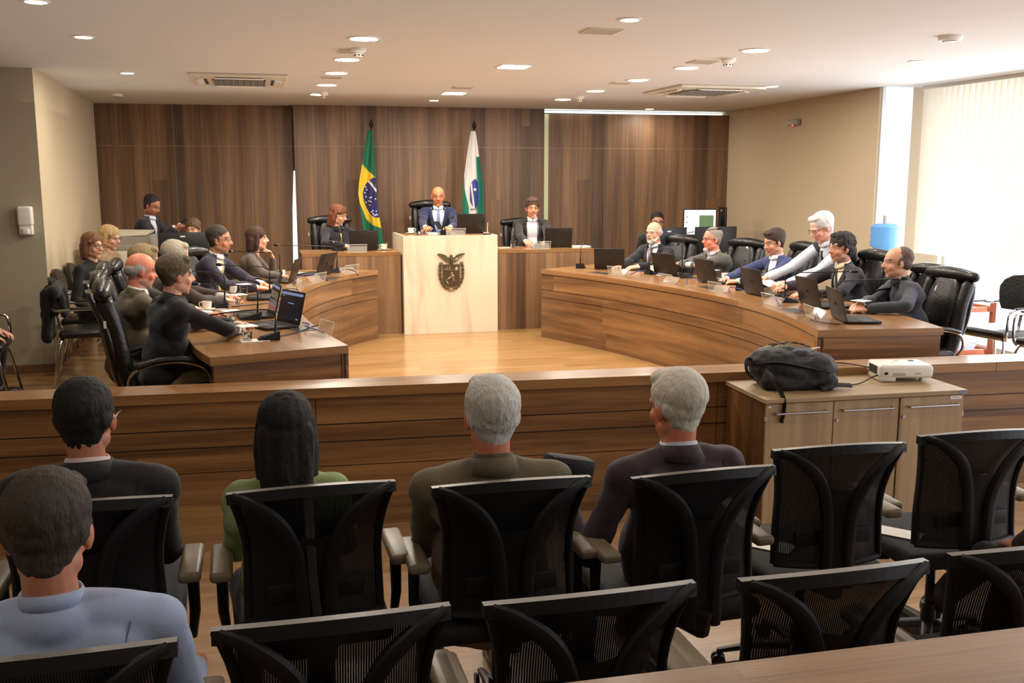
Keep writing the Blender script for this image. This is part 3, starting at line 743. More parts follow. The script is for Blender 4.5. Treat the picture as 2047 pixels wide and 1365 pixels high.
def visitor_chair():
    t = thing('visitor_chair', 'x', 'chair')
    bm = NB()
    pr = [(.0,.20),(.06,.215),(.13,.235),(.20,.235),(.26,.20),(.30,.13),(.315,0)]
    full = pr+[(z,-x) for z, x in reversed(pr)]
    n = 24; rows = []
    pts = []
    for z, x in pr: pts.append((x,z))
    outline = [(x,z) for x, z in pts]+[(-x,z) for x, z in reversed(pts)]
    f_ = [bm.verts.new((x,-.235-.02*(z/.3)+.10*(x/.235)**2*.35,.60+z)) for x, z in outline]; bk = [bm.verts.new((x*.97,-.275-.02*(z/.3)+.10*(x/.235)**2*.35,.605+z*.97)) for x, z in outline]
    bm.faces.new(f_); bm.faces.new(list(reversed(bk)))
    for i in range(len(f_)): j = (i+1) % len(f_); bm.faces.new((f_[j],f_[i],bk[i],bk[j]))
    bmesh.ops.bevel(bm, geom=[e for e in bm.edges if len(e.link_faces) == 2 and (len(e.link_faces[0].verts) > 6 or len(e.link_faces[1].verts) > 6)], offset=.012, segments=3, affect='EDGES')
    obj('backrest', bm, M['leather'], t, smooth=True)
    bm = NB(); b2(bm, (-.235,-.22,.41), (.235,.24,.475), bevel=.03, seg=4); obj('seat', bm, M['leather'], t, smooth=True)
    for s in (-1,1):
        bm = NB(); tube(bm, spline([(s*.20,-.255,.68),(s*.265,-.22,.655),(s*.27,0,.66),(s*.27,.16,.655),(s*.268,.215,.61),(s*.26,.22,.45),(s*.24,.20,.40)],4), .0115, n=8); a = obj('arm_tube', bm, M['chrome'], t, smooth=True)
        bm = NB(); tube(bm, [(s*.27,-.10,.668),(s*.27,.14,.668)], .016, n=8, flat=.6, rounded=True); obj('arm_pad', bm, M['black'], a, smooth=True)
        bm = NB(); tube(bm, spline([(s*.15,.18,.40),(s*.22,.20,.39),(s*.25,.24,.22),(s*.26,.28,.012)],4), .0115, n=8); obj('leg', bm, M['chrome'], t, smooth=True)
        bm = NB(); tube(bm, spline([(s*.15,-.18,.40),(s*.22,-.20,.39),(s*.25,-.24,.22),(s*.26,-.28,.012)],4), .0115, n=8); obj('leg', bm, M['chrome'], t, smooth=True)
    bm = NB(); tube(bm, [(-.2,.18,.40),(.2,.18,.40)], .0115, n=8); tube(bm, [(-.2,-.18,.40),(.2,-.18,.40)], .0115, n=8); tube(bm, [(0,-.25,.62),(0,-.21,.42),(0,-.1,.40)], .016, n=8, flat=.6); obj('under_frame', bm, M['chrome'], t, smooth=True)
    return t

# audience chairs (they face the chamber, +Y)
AC = [ # x, y(origin), yaw, label
 (-.52,3.25,0,'black mesh chair under the man in the dark suit, front row left'),
 (.14,3.23,1,'black mesh chair under the woman with long black hair'),
 (.755,3.13,-1,'black mesh chair of the grey-haired man in olive jacket'),
 (1.37,3.08,2,'black mesh chair of the white-haired man in plum jacket'),
 (1.985,3.24,-3,'empty black mesh chair with paper on its seat, directly in front of the cabinet doors'),
 (2.60,3.28,-3,'empty black mesh chair, rightmost of the front row'),
 (-.44,2.26,0,'black mesh chair under the man in the blue shirt'),
 (.135,2.29,0,'empty black mesh chair behind the woman with long black hair'),
 (.715,2.27,0,'empty black mesh chair behind the olive-jacket man'),
 (1.33,2.25,0,'empty black mesh chair behind the foreground desk, between two others'),
 (1.92,2.26,-1,'black mesh chair cut by the right edge of the view, second row'),
 (2.54,2.36,0,'black mesh chair under the person with the white-soled shoe')]
c0 = mesh_chair()
for i, (x, y, a, lb) in enumerate(AC):
    if i == 0: c0.location = (x,y,0); c0.rotation_euler = (0,0,math.radians(a)); c0['label'] = lb; c0['group'] = 'black mesh audience chairs'
    else: dup(c0, (x,y,0), math.radians(a), lb, 'black mesh audience chairs')

for o_ in list(C.objects):
    if o_.get('label') == 'black mesh chair under the woman with long black hair':
        bm = NB(); tube(bm, [(-.02,-.30,.972),(-.015,-.272,.86),(-.01,-.262,.7),(0,-.262,.56)], .014, n=6, flat=.15, up=V((0,1,0))); obj('back_strap', bm, mat('webbing_strap',(52,50,48),.5), o_)
# executive chairs: position of seat centre, heading angle (direction the chair faces)
EC = [
 (-.56,6.34,FZ,10,'black leather high-back chair of the man in black uniform jacket, nearest on the left',1.03),
 (-.66,6.92,FZ,8,'black leather high-back chair behind the bald man in brown blazer',1.03),
 (-.72,7.62,FZ,8,'black leather high-back chair, third headrest of the left row',1.03),
 (-.74,8.42,FZ,4,'black leather high-back chair of the grey-haired man with stretched arm',1),
 (-.42,9.44,FZ,-50,'black leather high-back chair of the man in yellow tie',1),
 (-.10,10.42,FZ,-25,'black leather high-back chair of the brown-haired woman in grey',.9),
 (.98,12.30,.34,-80,'black leather chair of the woman in dark uniform left of podium',1),
 (2.26,12.78,.51,-92,'black leather chair of the president behind the marble podium',1),
 (3.36,12.30,.34,-95,'black leather chair of the man in black jacket right of podium',.95),
 (4.50,10.60,FZ,-150,'black leather chair of the white-bearded man in dark suit',.98),
 (4.92,9.82,FZ,-160,'black leather chair of the man in grey suit with folded arms',.98),
 (5.02,8.92,FZ,-178,'black leather chair of the man in blue suit, headrest seen beyond the waiter',1.0),
 (5.30,8.22,FZ,-185,'black leather chair with a black coat behind the waiter',.9),
 (4.86,7.48,FZ,-178,'black leather chair of the dark curly-haired man',1.02),
 (5.08,7.02,FZ,-176,'black leather chair half hidden beyond the rightmost man',.94),
 (4.84,6.52,FZ,-178,'black leather chair at the right desk end, lit by the window',.96),
]
e0 = exec_chair()
for i, (x, y, z, a, lb, sc_) in enumerate(EC):
    rz = math.radians(a-90)
    if i == 0: e0.location = (x,y,z); e0.rotation_euler = (0,0,rz); e0['label'] = lb; e0['group'] = 'black leather executive chairs'; q_ = e0
    else: q_ = dup(e0, (x,y,z), rz, lb, 'black leather executive chairs')
    q_.scale = (1,1,sc_)
VC = [
 (6.16,7.12,FZ,188,'chrome-framed black visitor chair by the window, farther one'),
 (6.14,6.42,FZ,184,'chrome-framed black visitor chair cut by the right edge of the view'),
 (-1.40,9.08,FZ,5,'black visitor chair with a coat against the cream left wall'),
 (-1.50,9.85,FZ,0,'visitor chair under the woman with brown hair and black top'),
 (-1.50,10.55,FZ,0,'visitor chair under the blonde woman'),
 (-2.14,8.42,FZ,3,'black visitor chair with chrome leg at the left edge of the view'),
]
v0 = visitor_chair()
for i, (x, y, z, a, lb) in enumerate(VC):
    rz = math.radians(a-90)
    if i == 0: v0.location = (x,y,z); v0.rotation_euler = (0,0,rz); v0['label'] = lb; v0['group'] = 'chrome visitor chairs'
    else: dup(v0, (x,y,z), rz, lb, 'chrome visitor chairs')

# ================================================================== PEOPLE
SK = {'fair':(222,168,140),'light':(212,156,126),'tan':(196,136,102),'warm':(206,140,104),'red':(222,140,110)}
_lids = {}
def head_prims(bm, T, s, fem=False):
    """T: head-local -> body-local point map. head-local: x right, y forward, z up, origin between the eyes' depth centre"""
    R3 = T.to_3x3().normalized()
    def S(c, r, rot=None): sph(bm, T @ (V(c)*s), V(r)*s, rot=(R3 @ rot if rot else R3), nu=20, nv=14)
    def K(a, b, ra, rb): cap(bm, T @ (V(a)*s), T @ (V(b)*s), ra*s, rb*s, n=10)
    S((0,-.012,.03), (.075,.095,.085))
    S((0,.018,-.025), (.060,.072,.080)); jw = .046 if fem else .052
    S((0,.022,-.072), (jw,.056,.036)); S((0,.060,-.098), (.024,.014,.018))
    K((-.040,.070,.020), (-.010,.082,.022), .010, .010); K((.040,.070,.020), (.010,.082,.022), .010, .010)
    K((0,.082,.012), (0,.103,-.024), .008, .0115); S((.012,.093,-.028), (.009,.010,.008)); S((-.012,.093,-.028), (.009,.010,.008))
    for q in (-1,1):
        K((q*.018,.0765,.0125), (q*.044,.070,.0125), .0062, .0062); K((q*.020,.0735,-.0125), (q*.042,.068,-.0125), .0050, .0050)
        S((q*.038,.053,-.030), (.024,.021,.024)); S((q*.044,.004,-.062), (.018,.038,.026))
        ear = Matrix.Rotation(q*-.35, 3, 'Z')
        S((q*.077,-.012,-.008), (.0085,.018,.029), ear); S((q*.074,-.004,-.030), (.008,.010,.012), ear)
    K((-.017,.0805,-.0575), (.017,.0805,-.0575), .0048, .0048); K((-.014,.0785,-.0655), (.014,.0785,-.0655), .0056, .0056)

def hand_prims(bm, W, d, nrm, side, curl, s, spread=.10):
    """W wrist, d finger direction, nrm back-of-hand normal; side=+1 right hand"""
    d = d.normalized(); nrm = (nrm-d*nrm.dot(d)).normalized(); lat = d.cross(nrm).normalized()*side   # lateral: towards the little finger for side... thumb on -lat
    tips = []
    fl = [.068,.078,.072,.056]
    for i in range(4):
        o = (i-1.5)*.0205
        k0 = W+(d*.012+lat*o*.7)*s; k1 = W+(d*(.085-(abs(i-1)*.004))+lat*o)*s
        cap(bm, k0, k1, .0145*s, .0115*s, n=8)
        dd = (d+lat*(i-1.5)*spread).normalized(); a = curl*.9; p = k1
        for j, (fr, rr) in enumerate(((.45,.0088),(.32,.0080),(.23,.0070))):
            d2 = (dd*math.cos(a)-nrm*math.sin(a)).normalized(); q = p+d2*fl[i]*fr*s
            cap(bm, p, q, rr*s, rr*.93*s, n=8); p = q; a += curl*1.0
        tips.append(p)
    # thumb leaves the side of the palm near its base
    t0 = W+(d*.022-lat*.026)*s; t1 = t0+(d*.030-lat*.026-nrm*.008)*s; t2 = t1+(d*.034-lat*.008-nrm*.010*(1+curl))*s; t3 = t2+(d*.024+lat*.004-nrm*.006)*s
    cap(bm, t0, t1, .0135*s, .0115*s, n=8); cap(bm, t1, t2, .0105*s, .0095*s, n=8); cap(bm, t2, t3, .009*s, .0078*s, n=8)
    cap(bm, W-d*.01*s, W+d*.05*s, .024*s, .02*s, n=10)

def ribbon(bvh, T, pairs, off, thick=.002, mi=0, bm=None):
    """pairs: [( (x,z) , (x,z) )] on the front of the torso frame T; returns bmesh with a strip lying on the surface"""
    bm = bm or NB(); Ti = T.inverted(); prev = None
    def hit(x, z):
        o = T @ V((x,.6,z)); d = (T.to_3x3() @ V((0,-1,0))).normalized()
        h = bvh.ray_cast(o, d, 1.2)
        if h[0] is None: return None
        return h[0]-d*off
    back = (T.to_3x3() @ V((0,-1,0))).normalized()*thick*3
    rows = []
    for a, b in pairs:
        row = []
        for k in range(5):
            t = k/4; p = hit(a[0]+(b[0]-a[0])*t, a[1]+(b[1]-a[1])*t)
            row.append(p)
        if any(p is None for p in row): continue
        rows.append(row)
    vr = [[bm.verts.new(p) for p in r]+[bm.verts.new(p+back) for p in reversed(r)] for r in rows]
    for a, b in zip(vr, vr[1:]):
        m = len(a)
        for k in range(m):
            f = bm.faces.new((a[k],a[(k+1)%m],b[(k+1)%m],b[k])); f.material_index = mi
    if len(vr) > 1: bm.faces.new(vr[0]).material_index = mi; bm.faces.new(list(reversed(vr[-1]))).material_index = mi
    return bm

def person(label, head, face, lean=0, S=.97, skin='light', turn=0, nod=8, tilt=0, hands=(None,None), curl=.35,
           outfit='suit', jacket=(30,30,36), shirt=(220,222,226), tie=None, trousers=(28,28,32), hair='short', haircol=(50,36,26), hair2=None, hairlen=.12,
           beard=None, glasses=None, fem=False, girth=1., standing=False, floor=FZ, vox=.010, front=True, handup=None, shoes=M['shoeblk'], waistz=None, legs=True, vdepth=.20, side_lean=0, brow=None, vwid=.085, feet=None, crossed=False, shw=1.):
    hx, hy, hz = head; phi = math.radians(face)
    a = math.radians(lean); b = math.radians(lean*.45+6); sl = math.radians(side_lean)
    spine = .505*S; u = V((math.sin(sl), math.sin(a), math.cos(a))).normalized()
    nb = u*spine; nd = V((math.sin(sl)*.5, math.sin(b), math.cos(b))).normalized(); hc = nb+nd*.148*S
    headtop = hc+V((0,-.01,.118*S))
    f = V((math.cos(phi), math.sin(phi), 0)); r = V((math.sin(phi), -math.cos(phi), 0))
    P0 = V((hx,hy,0))-(r*headtop.x+f*headtop.y); pz = hz-headtop.z
    root_loc = V((P0.x,P0.y,floor)); rz = phi-PI/2
    RT = Matrix.Translation(root_loc) @ Matrix.Rotation(rz, 4, 'Z'); RI = RT.inverted()
    P = V((0,0,pz-floor)); hc = hc+P; nb = nb+P
    print('  person', label[:40], 'pelvis z above floor %.2f' % (pz-floor))
    # torso frame
    yv = V((0,1,0)); xv = yv.cross(u).normalized(); yv = u.cross(xv).normalized()
    T = Matrix((xv, yv, u)).transposed().to_4x4(); T.translation = P
    # head frame
    HR = Matrix.Rotation(math.radians(turn), 3, 'Z') @ Matrix.Rotation(math.radians(-nod), 3, 'X') @ Matrix.Rotation(math.radians(tilt), 3, 'Y')
    H = HR.to_4x4(); H.translation = hc
    sh = .172*S*(.90 if fem else 1)*shw
    shz = .446*S
    SH = [T @ V((-sh,-.005,shz)), T @ V((sh,-.005,shz))]
    # arms
    l1, l2 = .285*S, .255*S; arms = []
    for i, q in enumerate((-1,1)):
        tg = hands[i]
        if handup == i: tg = RT @ (H @ (V((-q*.0,.135,-.205))*S))
        W = (RI @ V(tg)) if tg is not None else V((q*.17, .20, P.z+.03)) if not standing else V((q*.24, .05, P.z-.05))
        s0 = SH[i]; D = W-s0; d = min(D.length, (l1+l2)*.985); D.normalize(); W = s0+D*d
        ca = (l1*l1+d*d-l2*l2)/(2*l1*d); ca = max(-1,min(1,ca)); pole = V((q*(.55 if front else .22),-.45,-1)) if not crossed else V((q*.12,-.15,-1)); pole = (pole-D*pole.dot(D)).normalized()
        if handup == i: pole = V((q*.3,.3,-1)); pole = (pole-D*pole.dot(D)).normalized()
        E = s0+D*l1*ca+pole*l1*math.sqrt(1-ca*ca)
        if tg is not None and tg[2] > floor+.73 and not standing and handup != i and front:   # keep the elbow above the desk top
            for st in range(1,13):
                if E.z > .75+.058: break
                pl = V((q*.55,-.45,-1)).normalized().lerp(V((q*1.0,.0,.35)).normalized(), st/12); pl = (pl-D*pl.dot(D)).normalized()
                E = s0+D*l1*ca+pl*l1*math.sqrt(1-ca*ca)
        arms.append((s0,E,W))
    def armprims(bm, r0, r1, r2, cut=0):
        for (s0,E,W) in arms:
            d = (W-E).normalized(); We = W-d*cut
            cap(bm, s0, E, r0, r1, n=12); cap(bm, E, We, r1, r2, n=12)
    # legs
    kn = []; hipx = .085*S
    for q in (-1,1):
        h = P+V((q*hipx,.02,-.02))
        if standing: k = P+V((q*hipx,.03,-.42*S)); an = V((q*hipx,0,.09))
        else: k = P+V((q*(hipx+.05),.42*S,-.01)); an = V((k.x,k.y-.02+.02*q,.10))
        if feet: k, an = RI @ V(feet[0 if q < 0 else 1][0]), RI @ V(feet[0 if q < 0 else 1][1])
        kn.append((h,k,an))
    # --- body: one continuous skin mesh
    bm = NB(); head_prims(bm, H, S, fem)
    nr = (.044 if fem else .051)*S
    cap(bm, nb+V((0,-.005,-.04)), hc+HR @ V((0,-.030,-.05))*S, nr*1.12, nr, n=14)
    sph(bm, T @ V((0,0,.33*S)), V((.135,.085,.14))*S, rot=T.to_3x3()); sph(bm, T @ V((0,0,.12*S)), V((.12,.08,.14))*S, rot=T.to_3x3()); sph(bm, P, V((.13,.09,.09))*S)
    cap(bm, SH[0], SH[1], .045*S, .045*S); armprims(bm, .034*S, .030*S, .024*S)
    for i, (s0,E,W) in enumerate(arms):
        fd = (W-E).normalized(); q = (-1,1)[i]
        if handup == i: hand_prims(bm, W, HR @ V((-q*.15,-.35,.9)), HR @ V((q*.3,.85,.3)), q, .8, S)
        else:
            dd = V((fd.x*.7-q*.12, fd.y+.05, min(.05, fd.z*.25)-.04)); hand_prims(bm, W, dd, V((q*.25,0,1)), q, curl, S)
    if legs:
        for h,k,an in kn: cap(bm, h, k, .07*S, .05*S); cap(bm, k, an, .045*S, .035*S)
    me = remesh(bm, .0055, 3)
    ca_ = me.color_attributes.new('Col', 'FLOAT_COLOR', 'POINT'); Hi = H.inverted(); base = V(lin(SK[skin] if isinstance(skin, str) else skin)[:3])
    lip = V((base.x*.82, base.y*.55, base.z*.55)); brc = V(lin(brow or (haircol if hair != 'none' else (90,70,55)))[:3])*.9
    stub = V(lin(beard[1])[:3]) if beard and beard[0] == 'stubble' else None
    for i, v in enumerate(me.vertices):
        p = (Hi @ v.co)/S; c = base.copy(); x, y, z = p
        if p.length < .17:
            n_ = noise.noise(p*60)*.05; c = c*(1+n_)
            if y > .02:
                for q in (-1,1):
                    dch = ((x-q*.042)**2+(z+.035)**2)
                    c = c.lerp(V((min(1,base.x*1.06), base.y*.80, base.z*.76)), .45*math.exp(-dch/.0005))
                    if y > .045 and abs(z-.024-.004*math.cos((abs(x)-.03)*60)) < .0065 and .010 < abs(x) < .052: c = c.lerp(brc, .75)
                    de = (x-q*.031)**2/.00032+(z-.003)**2/.00012
                    c = c*(1-.30*math.exp(-de))
                if abs(x) < .026 and -.073 < z < -.051 and y > .06: c = c.lerp(lip, .75)
                if abs(z+.0615) < .0022 and abs(x) < .022 and y > .06: c = lip*.45
                if y > .08 and z < -.012 and abs(x) < .02: c = c.lerp(V((base.x, base.y*.8, base.z*.78)), .4)
            if stub is not None and z < -.040 and y > -.02 and not (abs(x) < .024 and -.070 < z < -.053): c = c.lerp(stub, min(.55, (-.040-z)*14))
            if abs(x) > .074 and abs(y+.01) < .03: c = c.lerp(V((min(1,base.x*1.05), base.y*.72, base.z*.68)), .5)
        ca_.data[i].color = (max(0,c.x), max(0,c.y), max(0,c.z), 1)
    body = link('person', me, M['skin']); body.location = root_loc; body.rotation_euler = (0,0,rz)
    tag(body, label, 'person')
    # eyes
    if front:
        for q in (-1,1):
            bm = NB(); c = H @ (V((q*.031,.0665,.001))*S); sph(bm, c, .0108*S, nu=12, nv=8)
            ax = (HR @ V((0,1,-.12))).normalized()
            sph(bm, c+ax*.0050*S, .0066*S, nu=10, nv=8, mi=1)
            obj('eye', bm, [M['eyew'], M['eyed']], body, smooth='all')
    NA = nb+V((0,-.005,-.04)); NB_ = hc+HR @ V((0,-.030,-.05))*S; nax = (NB_-NA).normalized()
    nx = nax.cross(V((0,1,0))).normalized(); nx = -nx if nx.x < 0 else nx; ny = nax.cross(nx).normalized(); ny = -ny if ny.y < 0 else ny
    def NK(an, rr, h, fr=0):  # point round the neck; h metres above the torso top
        return NA+nax*(.040*S+h)+nx*(math.cos(an)*rr*1.06)-ny*(math.sin(an)*rr)+ny*.004
    # --- shirt
    jk = outfit in ('suit','blazer','uniform','openjacket')
    def torso_prims(bm, e, g=1., hips=True):
        t3 = T.to_3x3()
        sph(bm, T @ V((0,-.005,.345*S)), V((.160+e,.108+e,.145))*S, rot=t3, nu=24, nv=14)
        sph(bm, T @ V((0,.005*g,.17*S)), V((((.154 if jk else .142)+e)*g,((.118 if jk else .106)+e)*g,.19))*S, rot=t3, nu=24, nv=14)
        sph(bm, T @ V((0,-.010,.385*S)), V((.176*S+e,.094*S+e,.095*S)), rot=t3, nu=24, nv=14)
        if fem: 
            for q in (-1,1): sph(bm, T @ V((q*.062,.075,.31*S)), V((.058+e,.05+e,.06))*S, rot=t3)
        if hips: sph(bm, T @ V((0,0,.02)), V(((.152+e)*g,(.115+e)*g,.12))*S, rot=t3, nu=24, nv=14)
        rr = (.060+e)*S*(.86 if fem else 1)
        for q in (0,1):
            sgn = (-1,1)[q]
            cap(bm, SH[q]+u*-.010, T @ V((sgn*.045*S,-.010,.488*S)), rr*(1.06 if jk else .96), rr*.72, n=14)
            if jk: sph(bm, SH[q]+u*(.004*S)+T.to_3x3() @ V((-sgn*.012*S,-.004,0)), V((.056,.062,.055))*S+V((e,e,e)), rot=t3)
        sph(bm, T @ V((0,-.022*S,.470*S)), V((.085,.066,.060))*S+V((e,e,e)), rot=t3)
        cap(bm, T @ V((-.12*S,-.030,.395*S)), T @ V((.12*S,-.030,.395*S)), .078*S+e, .078*S+e, n=14)
    jk = outfit in ('suit','blazer','uniform','openjacket')
    e_sh = -.012 if jk else .006
    bm = NB(); torso_prims(bm, e_sh, girth)
    rs = (.040,.034,.028) if jk else (.056,.047,.034)
    armprims(bm, rs[0]*S, rs[1]*S, rs[2]*S+.004, -.004 if jk else .012)
    if outfit != 'sweater': cap(bm, NA-nax*.055*S+V((0,.004,0)), NA+nax*.026*S, nr*1.12+.009, nr+.0045, n=14)
    ms = remesh(bm, vox*.9, 10); roughen(ms, .0 if jk else .007, 9, seed=hx); 
    def torso_bvh(m_):
        fl = []
        for p in m_.polygons:
            c = p.center; bad = False
            for (s0,E,W) in arms:
                for A_,B_,r_ in ((s0.lerp(E,.45),E,.075),(E,W,.080)):
                    ab = B_-A_; tt = max(0,min(1,(c-A_).dot(ab)/ab.length_squared))
                    if (c-(A_+ab*tt)).length < r_*S and (Ti0 @ c).y > .02: bad = True; break
                if bad: break
            if not bad: fl.append(p.vertices)
        return BVHTree.FromPolygons([v.co for v in m_.vertices], fl)
    Ti0 = T.inverted(); bsh = torso_bvh(ms)
    shm = fabric(shirt, .8, .12)
    link('shirt' if outfit != 'sweater' else 'sweater', ms, shm, body)
    # --- jacket
    if jk or outfit == 'vest':
        bm = NB(); torso_prims(bm, .006 if jk else .017, girth)
        if jk: armprims(bm, .055*S*(.9 if fem else 1), .049*S, .040*S, .018)
        if standing and jk: cap(bm, P+V((-.06,0,-.02)), P+V((-.07,0,-.16)), .12*S, .11*S); cap(bm, P+V((.06,0,-.02)), P+V((.07,0,-.16)), .12*S, .11*S)
        mj = remesh(bm, vox, 12); roughen(mj, .010, 6, seed=hy*2+hx, stretch=(1,1,.8)); roughen(mj, .006, 16, seed=hx, stretch=(.6,1,1.3))
        bj = torso_bvh(mj)
        Ti = T.inverted()
        if outfit != 'uniform' and front:
            top_z, bot_z, hw = .52*S, vdepth*S, vwid*S
            bm = NB(); bm.from_mesh(mj); bm.transform(Ti)
            if outfit == 'openjacket': bot_z = -.06
            ed = [((hw,top_z),(.0 if outfit != 'openjacket' else hw*.75,bot_z))]
            for q in (-1,1):
                (x1,z1),(x2,z2) = ed[0]; dx, dz = (x2-x1)*q, z2-z1; nv = V((dz,0,-dx)).normalized()
                fs = [f for f in bm.faces if f.calc_center_median().y > -.01 and f.calc_center_median().z > bot_z-.03 and abs(f.calc_center_median().x) < .13]
                ge = list(set(v for f in fs for v in f.verts))+list(set(e for f in fs for e in f.edges))+fs
                bmesh.ops.bisect_plane(bm, geom=ge, plane_co=V((x1*q,0,z1)), plane_no=nv)
            dl = []
            armpts = [(Ti @ p_) for ar in arms for p_ in [ar[0].lerp(ar[1], t/4) for t in range(5)]+[ar[1].lerp(ar[2], t/5) for t in range(6)]]
            for f_ in bm.faces:
                c = f_.calc_center_median()
                if c.y < (.03 if c.z < .41*S else -.004) or c.z < bot_z or c.z > .60*S: continue
                t_ = (c.z-bot_z)/(top_z-bot_z); w = (hw if outfit != 'openjacket' else hw*.75+(hw*.25)*t_)*(t_ if outfit != 'openjacket' else 1)
                if abs(c.x) < w-.0005:
                    if c.z < .42*S and any((c-ap).length < .068 for ap in armpts): continue
                    dl.append(f_)
            bmesh.ops.delete(bm, geom=dl, context='FACES'); bm.transform(T); bm.to_mesh(mj); bm.free()
            for p in mj.polygons: p.use_smooth = True
        jm = fabric(jacket)
        jo = link({'vest':'waistcoat'}.get(outfit,'jacket'), mj, jm, body)
        if outfit in ('suit','blazer') and front:
            for q in (-1,1):
                tz, bz, hw = .50*S, vdepth*S, (vwid-.003)*S; pairs = []
                for k in range(9):
                    t_ = k/8; z = tz+(bz-tz)*t_; xi = hw*(1-t_); wd = [.022,.036,.048,.052,.046,.038,.028,.016,.003][k]*S
                    pairs.append(((q*xi,z),(q*(xi+wd),z+.012*S*(1-t_))))
                bm = ribbon(bj, T, pairs, .005)
                if len(bm.faces): obj('lapel', bm, jm, jo, smooth='all')
                else: bm.free()
        # jacket collar round the back of the neck
        bm = NB(); rows = []
        for k in range(25):
            an = math.radians((-22+224*k/24) if outfit != 'uniform' else (-84+348*k/24)); ba = max(0, math.sin(an))
            h = (.012+.020*ba)*S
            rows.append([NK(an, nr+.009, h+.010), NK(an, nr+.014, h+.012), NK(an, nr+.034+.012*ba, h-.030-.010*ba), NK(an, nr+.030, h-.044), NK(an, nr+.002, h-.03)])
        vr = [[bm.verts.new(p) for p in r_] for r_ in rows]
        for a_, b_ in zip(vr, vr[1:]):
            for k in range(5): bm.faces.new((a_[k],a_[(k+1)%5],b_[(k+1)%5],b_[k]))
        bm.faces.new(vr[0]); bm.faces.new(list(reversed(vr[-1])))
        if outfit not in ('vest',): obj('jacket_collar', bm, jm, jo, smooth='all')
        else: bm.free()
        # pocket badge / lapel pin placed by caller
    # shirt collar
    if outfit != 'sweater':
        bm = NB(); rows = []
        for k in range(25):
            an = math.radians(-86+352*k/24); ba = max(0, math.sin(an)); fr = max(0, -math.sin(an))
            h = (.020+.022*ba-.008*fr)*S; dn = .012*fr**3
            rows.append([NK(an, nr+.003, h+.012), NK(an, nr+.007, h+.013), NK(an, nr+.014+.003*fr, h-.018-dn), NK(an, nr+.010, h-.024-dn), NK(an, nr-.004, h-.01)])
        vr = [[bm.verts.new(p) for p in r_] for r_ in rows]
        for a_, b_ in zip(vr, vr[1:]):
            for k in range(5): bm.faces.new((a_[k],a_[(k+1)%5],b_[(k+1)%5],b_[k]))
        bm.faces.new(vr[0]); bm.faces.new(list(reversed(vr[-1])))
        obj('shirt_collar', bm, shm, body, smooth='all')
    if tie and front:
        zt, zb = .505*S, (vdepth-.01)*S
        pairs = [((-.014*S+(-.008*S)*abs(t-1) , zt+.0*t), (.014*S+.008*S*abs(t-1), zt)) for t in (0,)]
        pairs = []
        for k in range(11):
            t_ = k/10; z = zt+(zb-zt)*t_; w = (.017 if k == 0 else .013 if k == 1 else .014+.016*t_)*S; pairs.append(((-w,z),(w,z)))
        bm = ribbon(bsh, T, pairs, .007)
        if len(bm.faces): obj('necktie', bm, fabric(tie, .5, .2), body, smooth='all')
        else: bm.free()
    # --- trousers and shoes
    if legs:
        bm = NB()
        for h,k,an in kn:
            cap(bm, h, k, .088*S, .068*S); cap(bm, k, an+V((0,0,.02)), .064*S, .050*S)
        sph(bm, P+V((0,0,-.01)), V((.155,.12,.10))*S)
        mt_ = remesh(bm, .014, 5); roughen(mt_, .006, 8, seed=hx); link('trousers', mt_, fabric(trousers), body)
        for h,k,an in kn:
            bm = NB(); sph(bm, (an.x,an.y+.06,.045), (.044,.125,.04)); sph(bm, (an.x,an.y-.01,.06), (.040,.055,.055)); b2(bm, (an.x-.04,an.y-.06,0), (an.x+.04,an.y+.17,.02), bevel=.008)
            ml = remesh(bm, .009, 2); link('shoe', ml, shoes, body)
    # --- hair
    R3 = H.to_3x3()
    def HS(bm, c, r_, rot=None): sph(bm, H @ (V(c)*S), V(r_)*S, rot=(R3 @ rot if rot else R3), nu=20, nv=14)
    def HK(bm, a_, b_, ra, rb): cap(bm, H @ (V(a_)*S), H @ (V(b_)*S), ra*S, rb*S, n=12)
    if hair != 'none':
        bm = NB(); amp, fr = .0028, 75
        if hair in ('short','thick','curly','side','crop'):
            d = {'short':0,'thick':.007,'curly':.010,'side':.004,'crop':-.004}[hair]
            HS(bm, (0,-.026,.049), (.082+d*.6,.100+d,.082+d)); HS(bm, (0,-.047,.006), (.073+d*.4,.060+d*.5,.056)); HS(bm, (0,-.046,-.020), (.067,.046,.046)); HS(bm, (0,-.046,-.040), (.058,.040,.040)); HS(bm, (0,-.044,-.064), (.043,.036,.030))
            for q in (-1,1): HS(bm, (q*.069,-.008,.014), (.013+d*.3,.024,.034)); HS(bm, (q*.060,-.040,.006), (.022+d*.3,.034,.038))
            if hair in ('thick','side','curly'): HS(bm, (.012,.040,.098), (.055,.036,.022+d)); HS(bm, (-.03,.02,.10), (.035,.05,.02+d))
            if hair == 'curly': amp, fr = .012, 40
            if hair == 'crop': amp = .003
        elif hair == 'receding':
            HS(bm, (0,-.046,.040), (.081,.082,.078)); HS(bm, (0,-.058,-.008), (.072,.058,.058))
            for q in (-1,1): HS(bm, (q*.068,-.010,.012), (.013,.026,.034)); HS(bm, (q*.060,-.040,.01), (.024,.040,.045))
            amp = .004
        elif hair == 'fringe':
            HS(bm, (0,-.050,.0), (.078,.062,.052))
            for q in (-1,1): HS(bm, (q*.066,-.024,.012), (.016,.042,.036))
            amp = .003
        elif hair in ('long','bob'):
            L = hairlen
            HS(bm, (0,-.022,.050), (.088,.104,.086)); HS(bm, (0,-.050,-.01), (.084,.070,.075))
